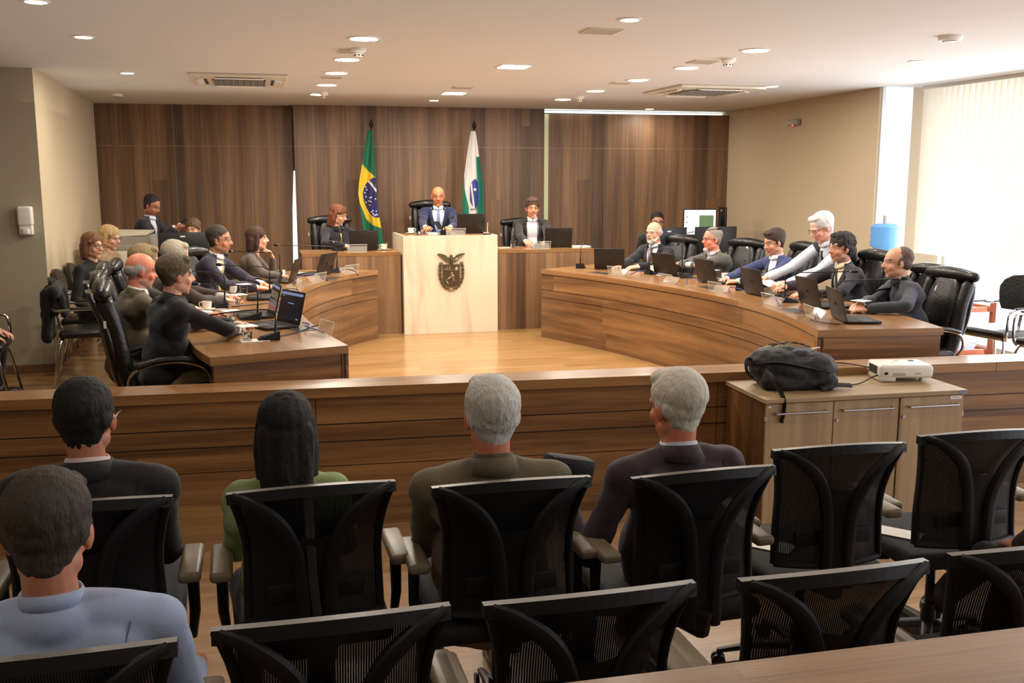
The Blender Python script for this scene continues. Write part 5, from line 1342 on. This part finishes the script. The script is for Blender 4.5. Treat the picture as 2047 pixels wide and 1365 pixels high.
sheet(4.50,6.62,.92,.22,.30,.15,'grey folder beyond the nearest right laptop',.012,'laptop','folder','folder','folders')
t = thing('ballpoint_pen', 'white pen between the officer fingers', 'pen', (-.0,6.72,.925), 2.4)
bm = NB(); tube(bm, [(-.06,0,.004),(.06,0,.010)], .0045, n=8); obj('barrel', bm, M['white'], t, smooth=True)
bm = NB(); tube(bm, [(.06,0,.010),(.075,0,.011)], [.004,.001], n=8); obj('tip', bm, M['black'], t, smooth=True)
t = thing('table_bell', 'small shiny bell at the left of the podium top', 'bell', (1.86,11.50,1.255))
bm = NB(); lathe(bm, [(.001,0),(.03,0),(.028,.008),(.001,.008)], n=18); obj('base', bm, M['black'], t, smooth=True)
bm = NB(); lathe(bm, [(.026,.008),(.022,.026),(.010,.034),(.001,.038)], n=18); sph(bm, (0,0,.042), .006); obj('dome', bm, M['chrome'], t, smooth=True)
t = thing('lectern_stand_rest', 'small black device at the right of the podium laptop', 'device', (2.62,11.25,1.255))
bm = NB(); b2(bm, (-.05,-.03,0), (.05,.03,.018), bevel=.005); obj('body', bm, M['black'], t, smooth=True)
bm = NB(); tube(bm, [(0,0,.018),(.0,.02,.06),(0,.0,.14)], .004, n=6); obj('stalk', bm, M['white'], t)
# flush hatches for sockets, and the cables that leave them
def deskhatch(x, y, rz, label, w=.26, d=.13):
    t = thing('socket_hatch', label, 'socket hatch', (x,y,.92), rz, 'dark socket hatches set in the desks')
    bm = NB(); b2(bm, (-w/2,-d/2,0), (w/2,d/2,.004), bevel=.001, seg=1); obj('hatch_lid', bm, M['matgrey'], t)
    bm = NB(); b2(bm, (-w/2-.006,-d/2-.006,0), (w/2+.006,-d/2,.005)); b2(bm, (-w/2-.006,d/2,0), (w/2+.006,d/2+.006,.005)); obj('hatch_rim', bm, M['steel'], t)
HT = [(.28,6.66,1.75,'socket hatch nearest on the left desk'),(.20,7.90,1.6,'socket hatch second along the left desk'),(.26,8.66,1.5,'socket hatch third along the left desk'),(.72,10.02,.85,'socket hatch at the bend of the left desk'),(3.90,6.62,1.5,'socket hatch nearest on the right desk'),(3.98,8.24,1.62,'socket hatch in the middle of the right desk'),(3.50,9.86,1.95,'socket hatch farthest on the right desk')]
for h_ in HT: deskhatch(*h_)
def cable(pts, label, m='cable', r=.0045, plug=True):
    t = thing('cable', label, 'cable', (0,0,0), 0, 'loose cables on the desks')
    bm = NB(); sp = spline(pts, 8); tube(bm, sp, r, n=6); obj('cord', bm, M[m], t, smooth=True)
    if plug:
        d = (sp[-1]-sp[-2]).normalized(); bm = NB(); tube(bm, [sp[-1], sp[-1]+d*.035], .009, n=8, flat=.7); obj('plug', bm, M['black'], t, smooth=True)
z = .928
CB = [([(.30,6.88,z),(.34,6.72,.94),(.30,6.50,.96),(.36,6.40,.95),(.40,6.42,z)],'cableblue','blue cable behind the nearest left laptop'),
 ([(.12,6.30,z),(.22,6.42,z),(.30,6.56,z),(.36,6.60,.94)],'cable','black cable from the nearest microphone'),
 ([(.18,7.3,z),(.10,7.6,.96),(.16,7.8,.97),(.24,7.86,z)],'cableblue','blue cable by the second laptop on the left desk'),
 ([(-.18,7.9,z),(.02,8.0,z),(.14,8.1,z),(.22,8.2,z)],'cable','black cable running from the third left microphone'),
 ([(.20,8.5,z),(.26,8.75,.96),(.34,8.8,.95),(.36,8.72,z)],'cable','black cable loop behind the third left laptop'),
 ([(.36,9.6,z),(.42,9.8,.97),(.58,9.95,.965),(.66,9.82,z)],'cableblue','blue cable arching at the bend of the left desk'),
 ([(.84,10.5,z),(.92,10.52,.96),(1.0,10.42,.95),(1.02,10.36,z)],'cable','black cable by the farthest left laptop'),
 ([(3.72,9.55,z),(3.86,9.62,.96),(3.96,9.6,.95),(4.02,9.52,z)],'cableblue','blue cable behind the farthest right name holder'),
 ([(3.88,8.52,z),(3.96,8.66,.97),(4.06,8.72,.965),(4.10,8.66,z)],'cableblue','blue cable by the second right name holder'),
 ([(3.96,7.8,z),(4.0,7.9,.96),(4.08,7.92,.95),(4.14,7.86,z)],'cableblue','blue cable by the third right name holder'),
 ([(3.94,6.92,z),(3.95,7.0,.965),(4.0,7.1,.97),(4.10,7.14,z)],'cableblue','blue cable upright beside the fourth right name holder'),
 ([(3.80,6.18,z),(3.88,6.3,.95),(3.98,6.42,.95),(4.06,6.50,z)],'cableblue','blue cable beside the nearest right name holder'),
 ([(3.74,6.14,z),(3.74,6.0,z),(3.80,5.9,z),(3.88,5.94,z)],'cable','thin black cable at the end of the right desk')]
for p_, m_, l_ in CB: cable(p_, l_, m_)
cable([(3.30,5.24,.80),(3.42,5.22,.80),(3.50,5.02,.80),(3.50,5.04,.79)],'black projector cord lying over the barrier rail','cable',.004)
cable([(2.98,4.95,.752),(3.12,4.86,.752),(3.28,4.86,.752),(3.42,4.92,.775),(3.50,4.93,.785)],'black cord from the backpack to the projector','cable',.004)

# ================================================================== THINGS AROUND
# flags
def text_mesh(s, size):
    cu = bpy.data.curves.new('t','FONT'); cu.body = s; cu.size = size; cu.extrude = .0005; cu.align_x = 'CENTER'
    o = bpy.data.objects.new('t', cu); C.objects.link(o); dg = bpy.context.evaluated_depsgraph_get()
    me = bpy.data.meshes.new_from_object(o.evaluated_get(dg)); bpy.data.objects.remove(o); return me
def flag(x, y, z0, z1, design, label, folds, seed):
    t = thing('flag', label, 'flag', (x,y,0), 0)
    zb = .51 if design == 'x' else .34
    bm = NB(); cyl(bm, (0,0,zb+.02), (0,0,z1+.02), .014, n=10); obj('pole', bm, M['flagpole'], t, smooth=True)
    bm = NB(); lathe(bm, [(.001,zb),(.13,zb),(.13,zb+.02),(.04,zb+.04),(.02,zb+.06),(.001,zb+.06)], n=20); obj('pole_base', bm, M['flagpole'], t, smooth=True)
    bm = NB(); lathe(bm, [(.001,z1),(.018,z1+.005),(.014,z1+.02),(.030,z1+.05),(.022,z1+.08),(.004,z1+.125),(.001,z1+.13)], n=10); obj('finial', bm, M['flagpole'], t, smooth=True)
    # cloth: a flag hung from the pole and gathered; (a,b) are flag coordinates, a along the fly, b down the hoist
    nu, nv = 170, 330; H_ = z1-z0
    me = bpy.data.meshes.new('cloth'); vs = []; cols = []
    G = (0,.12,.055); Yl = (.85,.62,.02); B = (.02,.025,.12); Wh = (.80,.80,.80); PG = (0,.16,.09); PB = (.03,.04,.30)
    for j in range(nv+1):
        v = j/nv
        w = folds['w'](v)
        for i in range(nu+1):
            u = i/nu
            cx_ = folds['c'](v)
            xx = cx_+(u-.5)*w
            ff = .035*min(1,v*3+.15)
            yy = -.03-ff*math.sin(u*folds['n']*PI+folds['p']+v*1.2)-.008*math.sin(u*17+v*5)
            zz = z1-.01-v*H_-folds['hem'](u)*max(0,v-.1)**1.2
            vs.append((xx,yy,zz)); cols.append(folds['col'](u,v))
    fs = [(j*(nu+1)+i, j*(nu+1)+i+1, (j+1)*(nu+1)+i+1, (j+1)*(nu+1)+i) for j in range(nv) for i in range(nu)]
    me.from_pydata(vs, [], fs); ca = me.color_attributes.new('Col','FLOAT_COLOR','POINT')
    for k, c in enumerate(cols): ca.data[k].color = c+(1,)
    for p in me.polygons: p.use_smooth = True
    cl = link('flag_cloth', me, M['flagcloth'], t)
    return t, cl
G = (.012,.13,.065); Yl = (.72,.50,.03); B = (.03,.025,.13); Wh = (.70,.68,.66); PG = (.01,.17,.10); PB = (.05,.06,.30)
stars = [(.30,.52),(.36,.60),(.28,.64),(.52,.56),(.55,.62),(.50,.66),(.30,.72),(.62,.80),(.45,.79),(.52,.82),(.60,.83),(.68,.82),(.72,.79),(.48,.76),(.36,.69),(.57,.75),(.42,.84)]
def colA(u, v):
    c = G
    # rhombus seen folded: yellow band on the left edge, blue disc to the right
    ye0 = .29+.10*u**1.2; ye1 = .74+.06*u
    left = .03 if v < .55 else .03+(v-.55)*1.6
    if ye0 < v < ye1 and u > max(0,(v-.60)*2.2-.08): c = Yl
    dx, dy = (u-.88)/.62, (v-.55)/.165
    if dx*dx+dy*dy < 1 and v > .385:
        c = B
        q = v-(.415+.10*((u-.35))**1.0)
        if abs(v-(.395+.17*(u-.42))) < .013 and u > .42: c = Wh
        sx, sy = u, v
        for a, b in [(.40,.47),(.46,.49),(.37,.52),(.44,.55),(.40,.60),(.62,.55),(.63,.58),(.70,.545),(.55,.575),(.56,.61),(.60,.665),(.66,.68),(.72,.69),(.78,.695),(.84,.685),(.90,.69),(.88,.66),(.68,.655),(.95,.56)]:
            if ((sx-a)*.18)**2+((sy-b)*1.5)**2 < .00005: c = (.8,.8,.85)
    return c
fA = dict(w=lambda v: .055+.15*min(1,v*2.2)**.8+.06*v, c=lambda v: -.02-.055*min(1,v*1.8)+.09*max(0,v-.55)/.45, n=3.2, p=.4, hem=lambda u: .0-.30*max(0,(.55-u)), col=colA)
t, cl = flag(1.53,13.18,.95,2.53,'br','green yellow and blue Brazilian flag on a dark pole, left of the president',fA,1)
me = text_mesh('ORDEM E PR', .019); o = link('flag_motto', me, mat('motto_green',(30,110,70),.6), cl); o.location = (-.004,-.082,1.845); o.rotation_euler = (PI/2,math.radians(52),0)
def colB(u, v):
    c = Wh
    if u > .66+.0*v and v > .22 and u-.62 > .0: c = PG if u > .70+.08*math.sin(v*4) else Wh
    if u < .34 and v > .40+.75*u: c = PG
    dx, dy = (u-.62)/.27, (v-.535)/.125
    if dx*dx+dy*dy < 1 and .38 < u < .82:
        c = PB
        if abs((v-.535)+.55*(u-.46)*-.45-.0) < .0 : c = Wh
        if abs(u-(.43+.55*(v-.45))) < .035 and v > .45: c = Wh
        a = math.atan2((v-.505)*7.5,(u-.62)*1.0); rr = math.hypot((u-.62)*.22,(v-.50)*1.5)
        if rr < .010+.012*abs(math.cos(2.5*(math.atan2((v-.50)*1.5,(u-.62)*.22)+PI/2))): c = (.8,.8,.85)
    if .40 < u < .80 and abs(v-(.675-.10*(u-.4)**1.0*.3)) < .010 and int((u*40)) % 2 == 0: c = (.03,.10,.05)
    if .40 < u < .80 and abs(v-.672) < .002: c = (.03,.10,.05)
    return c
fB = dict(w=lambda v: .06+.21*min(1,v*2.0)**.8+.03*v, c=lambda v: -.02-.015*min(1,v*2), n=3.6, p=1.1, hem=lambda u: -.32*max(0,.33-u)-.0, col=colB)
t, cl = flag(2.89,13.18,1.00,2.53,'pr','white and green state flag with blue disc on a dark pole, right of the president',fB,2)
me = text_mesh('PARANA', .024); o = link('flag_lettering', me, mat('lettering_green',(30,90,60),.6), cl); o.location = (-.005,-.088,1.72); o.rotation_euler = (PI/2,math.radians(80),0)

# copier
t = thing('office_copier', 'large grey-white office copier with document feeder near the left wood wall', 'copier', (-1.35,11.15,FZ), math.radians(-4))
bm = NB(); b2(bm, (-.30,0,.04), (.26,.6,.88), bevel=.012); obj('body', bm, M['cream'], t, smooth=True)
bm = NB(); b2(bm, (-.302,.02,.02), (-.298,.58,.88)); obj('side_cover', bm, M['greyplas'], t)
for i, z in enumerate((.08,.28,.48,.62)):
    bm = NB(); b2(bm, (-.285,-.012,z), (.245,.0,z+(.18 if i < 2 else .12)), bevel=.004); d = obj('paper_drawer', bm, M['cream'], t, smooth=True)
    bm = NB(); b2(bm, (-.10,-.016,z+.06), (.02,-.011,z+.085)); obj('drawer_grip', bm, M['black'], d)
    if i == 3: bm = NB(); b2(bm, (-.03,-.0175,z+.066), (.005,-.0155,z+.078)); obj('yellow_tag', bm, M['yellow'], d)
bm = NB(); b2(bm, (-.31,-.03,.78), (.30,.62,.98), bevel=.01); h = obj('scanner_housing', bm, M['cream'], t, smooth=True)
bm = NB(); b2(bm, (-.11,-.034,.83), (-.03,-.028,.91)); obj('badge_window', bm, M['sticker'], h)
bm = NB(); b2(bm, (-.085,-.037,.835), (-.072,-.033,.85)); b2(bm, (-.066,-.037,.835), (-.053,-.033,.85)); obj('badge_marks', bm, M['black'], h)
bm = NB(); sph(bm, (.13,-.03,.90), .007); obj('indicator', bm, M['coffee'], h)
bm = NB(); b2(bm, (-.33,-.02,.98), (.30,.60,1.04), bevel=.008); obj('glass_lid', bm, M['greyplas'], t, smooth=True)
bm = NB(); v = [bm.verts.new(p) for p in ((-.08,-.01,1.04),(.30,-.01,1.04),(.30,-.01,1.13),(.0,-.01,1.13),(-.08,.5,1.04),(.30,.5,1.04),(.30,.5,1.13),(.0,.5,1.13))]
for q in ((0,1,2,3),(7,6,5,4),(0,4,5,1),(1,5,6,2),(2,6,7,3),(3,7,4,0)): bm.faces.new([v[i] for i in q])
obj('document_feeder', bm, M['greyplas'], t)
bm = NB(); v = [bm.verts.new(p) for p in ((-.19,.02,1.175),(-.06,.02,1.13),(.26,.02,1.14),(.28,.02,1.165),(-.19,.46,1.185),(-.06,.46,1.14),(.26,.46,1.15),(.28,.46,1.175))]
for q in ((0,1,2,3),(7,6,5,4),(0,4,5,1),(1,5,6,2),(2,6,7,3),(3,7,4,0)): bm.faces.new([v[i] for i in q])
obj('feeder_tray', bm, M['cream'], t)
bm = NB(); b2(bm, (.20,-.10,.86), (.36,-.03,.92), bevel=.006); bx(bm, (.30,-.07,.86), (.13,.02,.09), rot=Matrix.Rotation(-.3,3,'X'), bevel=.004); obj('control_panel', bm, M['black'], t, smooth=True)
bm = NB(); bx(bm, (.30,-.083,.862), (.10,.002,.065), rot=Matrix.Rotation(-.3,3,'X')); obj('control_screen', bm, M['screen'], t)
for sx_ in (-.25,.22):
    for sy_ in (.06,.54): bm = NB(); cyl(bm, (sx_-.01,sy_,.03), (sx_+.01,sy_,.03), .03, n=12); obj('caster', bm, M['black'], t)
# workstations
def table(x, y, z, w, d, rz, label, m='desktop', top=.72):
    t = thing('work_table', label, 'table', (x,y,z), rz)
    bm = NB(); b2(bm, (-w/2,-d/2,top-.025), (w/2,d/2,top)); obj('tabletop', bm, M[m], t, grain='x')
    for s in (-1,1): bm = NB(); b2(bm, (s*(w/2-.02)-.012,-d/2+.04,0), (s*(w/2-.02)+.012,d/2-.04,top-.025)); obj('side_panel', bm, M['deskwood'], t, grain='z')
    bm = NB(); b2(bm, (-w/2+.04,-d/2+.06,.2), (w/2-.04,-d/2+.08,top-.025)); obj('modesty_panel', bm, M['deskwood'], t, grain='x')
def monitor(x, y, z, w, h, face, label, lit=False, zc=.30):
    t = thing('computer_monitor', label, 'monitor', (x,y,z), math.radians(face+90), 'desktop monitors')
    bm = NB(); b2(bm, (-w/2,-.012,zc-h/2), (w/2,.018,zc+h/2), bevel=.006); hs = obj('housing', bm, M['black'], t, smooth=True)
    bm = NB(); b2(bm, (-w/2+.012,-.014,zc-h/2+.015), (w/2-.012,-.0115,zc+h/2-.012)); s = obj('screen', bm, M['scrwhite' if lit else 'screen'], hs)
    if lit:
        bm = NB(); b2(bm, (-.01,-.0155,zc-.08), (w/2-.04,-.0135,zc+.09)); obj('screen_picture', bm, M['scrgreen'], s)
        bm = NB()
        for q in (.07,.0,-.07): b2(bm, (-w/2+.03,-.0155,zc+q-.008), (-w/2+.055,-.0135,zc+q+.008))
        obj('screen_icons', bm, M['greyplas'], s)
    bm = NB(); b2(bm, (-.03,.018,.03), (.03,.05,zc+.05), bevel=.006); obj('stand_neck', bm, M['black'], t, smooth=True)
    bm = NB(); b2(bm, (-.12,-.06,0), (.12,.10,.015), bevel=.005); obj('stand_foot', bm, M['black'], t, smooth=True)
    bm = NB(); b2(bm, (-.02,.018,zc+h/2-.05), (.03,.0195,zc+h/2-.035)); obj('maker_label', bm, M['sticker'], t)
table(-.60,11.12,FZ,1.15,.6,PI,'walnut work table holding the left monitors')
monitor(-.72,11.06,FZ+.72,.50,.30,98,'dark monitor seen from behind, left of the young woman',zc=.30)
table(4.95,10.95,FZ,1.5,.6,PI,'walnut work table holding the right monitors')
monitor(4.72,10.90,FZ+.72,.46,.28,95,'dark monitor seen from behind before the man with glasses',zc=.30); monitor(5.28,10.82,FZ+.72,.52,.30,88,'wide dark monitor seen from behind at the right end of the work table',zc=.30)
monitor(5.60,11.95,FZ+.72,.44,.34,-98,'lit monitor with white page and green picture near the tan wall',True,zc=.45); table(5.65,12.12,FZ,1.2,.5,0,'low table below the lit monitor by the tan wall')
monitor(5.95,12.0,FZ+.72,.30,.34,-10,'dark upright monitor edge beside the lit monitor',zc=.47)
t = thing('sanitiser_bottle', 'small cream pump bottle with blue light above, behind the right monitors', 'bottle', (4.55,10.72,FZ+.72))
bm = NB(); lathe(bm, [(.001,0),(.026,0),(.028,.06),(.012,.085),(.01,.10),(.001,.10)], n=16); obj('flask', bm, M['cream'], t, smooth=True)
bm = NB(); cyl(bm, (0,0,.10), (0,0,.13), .006, n=8); bx(bm, (.01,0,.133), (.04,.012,.008)); obj('pump', bm, M['white'], t)
bm = NB(); sph(bm, (0,.02,.19), .009); obj('led', bm, M['ledblue'], t)
bm = NB(); b2(bm, (0,0,0), (.30,.5,.62), bevel=.004); o = obj('cardboard_box', bm, M['cabwood'], None, grain='z'); o.location = (6.02,10.6,FZ); tag(o, 'plain brown wood box on the floor against the tan right wall', 'box')
# jackets hung on chair backs
def coat(x, y, z, rz, label, col, w=.25, L=.42):
    bm = NB(); cap(bm, (-w,.0,0), (w,.0,0), .055, .055); 
    for s in (-1,1): cap(bm, (s*w*.75,-.05,-.03), (s*w*.65,-.075,-L), .055, .045); cap(bm, (s*w*.7,.05,-.03), (s*w*.7,.07,-L*.5), .035, .03)
    cap(bm, (0,-.05,-.02), (0,-.08,-L*.95), .06, .05); me = remesh(bm, .012, 6); roughen(me, .014, 9, seed=x)
    o = link('hung_coat', me, fabric(col)); o.location = (x,y,z); o.rotation_euler = (0,0,rz); tag(o, label, 'coat', 'coats over chair backs')
coat(5.62,8.25,1.10,math.radians(-275),'black coat over the empty chair back beside the waiter',(24,24,26))
coat(-1.64,9.06,.98,math.radians(-85),'black coat hanging on the visitor chair by the cream wall',(16,16,17),.2,.4)
# backpack
bm = NB(); sph(bm, (0,0,.10), (.24,.17,.105)); sph(bm, (-.06,.02,.14), (.19,.15,.085)); sph(bm, (.10,-.04,.10), (.15,.13,.095)); cap(bm, (-.16,-.10,.05), (.18,-.12,.05), .055, .05); sph(bm, (.02,.05,.165), (.15,.10,.05)); b2(bm, (-.2,-.12,.005), (.2,.12,.06), bevel=.02)
me = remesh(bm, .008, 4); roughen(me, .016, 9, seed=3); roughen(me, .006, 26, seed=8)
bp = link('backpack', me, M['nylon']); bp.location = (2.90,4.94,.745); bp.rotation_euler = (0,0,-.12); tag(bp, 'black backpack with olive pocket lying on the oak cabinet', 'backpack')
bm = NB(); sph(bm, (.06,.02,.175), (.14,.10,.042), rot=Matrix.Rotation(.15,3,'Y')); me = remesh(bm, .007, 3); roughen(me, .012, 20, seed=5); link('front_pocket', me, M['nylon2'], bp)
bm = NB(); sph(bm, (-.05,.05,.195), (.13,.07,.030)); me = remesh(bm, .007, 3); roughen(me, .010, 24, seed=6); link('olive_pocket', me, M['olive'], bp)
bm = NB(); tube(bm, spline([(-.22,-.04,.14),(-.12,-.13,.16),(.04,-.16,.13),(.16,-.15,.10)],5), .011, n=8, flat=.5); obj('zip_seam', bm, M['fabricblk'], bp, smooth=True)
bm = NB()
pz = [(-.16,.02,.205),(-.10,.09,.225),(-.02,.03,.238),(.05,.09,.235),(.12,.02,.215)]
tube(bm, pz, .003, n=5); tube(bm, [(-.15,.08,.21),(-.08,.02,.232),(0,.09,.236),(.08,.02,.232)], .003, n=5); obj('bungee_cord', bm, M['cable'], bp)
bm = NB(); tube(bm, spline([(-.19,-.11,.10),(-.20,-.24,.09),(-.17,-.29,.015),(-.165,-.315,-.04),(-.18,-.318,-.13)],6), .020, n=8, flat=.22, up=V((0,1,0))); obj('shoulder_strap', bm, M['nylon'], bp, smooth=True)
bm = NB(); tube(bm, spline([(.18,-.12,.08),(.16,-.17,.04),(.10,-.18,.02),(.20,-.15,.03),(.30,-.13,.02)],5), .017, n=8, flat=.25); obj('waist_strap', bm, M['nylon'], bp, smooth=True)
bm = NB(); tube(bm, spline([(-.2,.04,.14),(-.26,.0,.16),(-.27,-.03,.10),(-.24,-.05,.06)],5), .010, n=6); obj('carry_handle', bm, M['nylon'], bp, smooth=True)
bm = NB(); bx(bm, (.14,.0,.213), (.07,.012,.003), rot=Matrix.Rotation(.5,3,'Z')); obj('small_logo', bm, M['sticker'], bp)
# projector
pj = thing('projector', 'white ceiling-style projector lying on the oak cabinet with black cords', 'projector', (3.62,4.96,.745), math.radians(-14))
bm = NB(); b2(bm, (-.155,-.11,.022), (.155,.11,.10), bevel=.022, seg=4); obj('casing', bm, M['white'], pj, smooth=True)
bm = NB(); b2(bm, (-.15,-.105,.004), (-.06,.09,.03), bevel=.004); obj('lamp_door', bm, M['cream'], pj, smooth=True)
bm = NB(); b2(bm, (-.158,-.06,.04), (-.153,.06,.085)); b2(bm, (-.13,-.113,.045), (-.11,-.109,.06)); b2(bm, (.06,.02,.099), (.09,.05,.102)); obj('port_recess', bm, M['grillblack'], pj)
bm = NB(); b2(bm, (-.08,-.1125,.04), (-.01,-.1095,.055)); b2(bm, (.05,-.1125,.05), (.08,-.1095,.056)); obj('print_label', bm, M['panelgrey'], pj)
bm = NB(); b2(bm, (-.02,.03,.0995),(.0,.05,.101)); b2(bm, (-.06,-.03,.0995),(-.045,-.02,.101)); obj('top_buttons', bm, M['greyplas'], pj)
for q in ((-.12,-.08),(.10,-.06),(0,.08)):
    bm = NB(); cyl(bm, (q[0],q[1],0), (q[0],q[1],.03), .009, n=10); obj('foot', bm, M['greyplas'], pj)
# red-brown trolley with jars by the window, water cooler
t = thing('wooden_trolley', 'red-brown wooden trolley frame with shelves between desk end and window chairs', 'trolley', (6.33,8.05,FZ), 0)
for x in (-.35,.35):
    for y in (-.22,.22):
        bm = NB(); b2(bm, (x-.02,y-.02,0), (x+.02,y+.02,.60)); obj('post', bm, M['redwood'], t)
for z in (.10,.50):
    bm = NB(); b2(bm, (-.33,-.24,z), (.33,-.205,z+.045)); b2(bm, (-.33,.205,z), (.33,.24,z+.045)); b2(bm, (-.37,-.2,z), (-.335,.2,z+.045)); b2(bm, (.335,-.2,z), (.37,.2,z+.045)); s = obj('shelf_rail', bm, M['redwood'], t)
    bm = NB(); b2(bm, (-.33,-.2,z+.01), (.33,.2,z+.02)); obj('shelf_board', bm, M['white'], t)
for k, (x, y, h) in enumerate(((6.16,8.0,.15),(6.28,8.06,.12),(6.40,7.98,.13),(6.52,8.08,.10))):
    q = thing('glass_jar', ['tall pale jar at the left of the trolley top','pale jar second on the trolley top','pale jar third on the trolley top','short pale jar at the right of the trolley top'][k], 'jar', (x,y,FZ+.52), 0, 'pale jars on the trolley')
    bm = NB(); lathe(bm, [(.001,0),(.04,0),(.042,h*.7),(.03,h*.85),(.001,h*.85)], n=16); obj('jar_body', bm, M['panelgrey'], q, smooth=True)
    bm = NB(); cyl(bm, (0,0,h*.85), (0,0,h), .03, n=14); obj('lid', bm, M['greyplas'], q)
bm = NB()
for i in range(5): b2(bm, (-.28+i*.01,-.16,.0+i*.012), (.2+i*.012,.16,.010+i*.012), bevel=.002, seg=1)
o = obj('folded_cloth', bm, mat('pale_blue_cloth',(190,200,222),.8), None); o.location = (6.33,8.05,FZ+.12); tag(o, 'pale blue folded cloths on the lower trolley shelf', 'cloth')
t = thing('water_cooler', 'white water cooler with blue upturned bottle before the bright window', 'water cooler', (6.18,8.85,FZ))
bm = NB(); b2(bm, (-.15,-.15,0), (.15,.15,.95), bevel=.02); obj('cabinet_body', bm, M['white'], t, smooth=True)
bm = NB(); lathe(bm, [(.001,.96),(.03,.96),(.05,1.0),(.13,1.05),(.137,1.08),(.13,1.12),(.137,1.15),(.13,1.19),(.137,1.22),(.135,1.25),(.10,1.275),(.03,1.285),(.001,1.285)], n=28); obj('bottle', bm, M['bottle'], t, smooth=True)
bm = NB(); cyl(bm, (0,0,1.285), (0,0,1.36), .022, n=12); obj('bottle_grip', bm, M['panelgrey'], t)
for q in (-.05,.05): bm = NB(); b2(bm, (q-.012,-.19,.80), (q+.012,-.15,.83), bevel=.004); obj('tap', bm, M['stickerblue'], t)
# waiter's badge card
pp = P_['wa']; T_ = pp['T']
o_ = NB(); c = T_ @ V((.02,.19,.12)); bx(o_, c, (.06,.004,.085), rot=Matrix.Rotation(.05,3,'X')); obj('id_badge', o_, badgew, pp['body'])
o_ = NB(); bx(o_, c+V((0,.003,-.005)), (.03,.003,.035)); obj('badge_photo', o_, M['black'], pp['body'])
for s in (-1,1): o_ = NB(); tube(o_, [T_ @ V((s*.05,.07,.50)), T_ @ V((s*.045,.15,.36)), c+V((0,0,.045))], .006, n=6, flat=.3); obj('lanyard', o_, purple, pp['body'])
# black folder beside the plum-jacket man
bm = NB(); b2(bm, (-.10,-.04,0), (.10,.04,.10), bevel=.02); o = obj('camera_bag', bm, M['nylon'], None, smooth=True); o.location = (1.07,3.36,.80); o.rotation_euler = (0,.25,.3); tag(o, 'black bag held on the armrest between olive and plum jackets', 'bag')

# ================================================================== LIGHT AND CAMERA
def lamp(kind, loc, power, size, col, rot=(0,0,0), sy=None, name='lamp', spread=None):
    d = bpy.data.lights.new(name, kind); d.energy = power; d.color = col
    if kind == 'AREA':
        d.size = size
        if sy: d.shape = 'RECTANGLE'; d.size_y = sy
        else: d.shape = 'DISK'
        if spread: d.spread = math.radians(spread)
    o = bpy.data.objects.new(name, d); C.objects.link(o); o.location = loc; o.rotation_euler = rot; return o
warm = (1,.92,.80)
for i, (x, y, lb) in enumerate(big): lamp('AREA', (x,y,ZC-.012), 26, .17, warm, name='downlight_lamp')
for i, (x, y, lb) in enumerate(small): lamp('AREA', (x,y,ZC-.012), 11, .10, warm, name='downlight_lamp')
for x, y in ((2.2,8.44),(2.23,11.2)): lamp('AREA', (x,y,ZC-.014), 26, .2, warm, name='square_lamp')
for x, y in ((.8,3.5),(3.66,3.5),(2.2,1.2),(-1.2,1.5)): lamp('AREA', (x,y,ZC-.012), 7, .2, warm, name='hall_lamp')
lamp('AREA', (1.6,6.2,2.55), 42, 7.0, (1,.94,.86), (PI,0,0), 11.0, 'ceiling_wash')  # added unseen fill, facing up to brighten the ceiling
cool = (.93,.96,1)
lamp('AREA', (6.60,7.2,1.45), 95, 2.4, cool, (0,math.radians(90),0), 3.6, 'window_light')
lamp('AREA', (6.60,1.8,1.6), 55, 2.2, cool, (0,math.radians(90),0), 6.0, 'window_light_hall')
w = bpy.data.worlds.new('World'); bpy.context.scene.world = w; w.use_nodes = True
w.node_tree.nodes['Background'].inputs[0].default_value = (.8,.85,1,1); w.node_tree.nodes['Background'].inputs[1].default_value = .5

cd = bpy.data.cameras.new('Camera'); cd.sensor_width = 36; cd.lens = 1990/2047*36; cd.clip_start = .05
co = bpy.data.objects.new('Camera', cd); C.objects.link(co); co.location = (0,0,1.90)
co.rotation_euler = (math.radians(90-9.3), 0, math.radians(-14.5))
bpy.context.scene.camera = co
vs_ = bpy.context.scene.view_settings; vs_.view_transform = 'Standard'; vs_.look = 'None'; vs_.exposure = 0.0
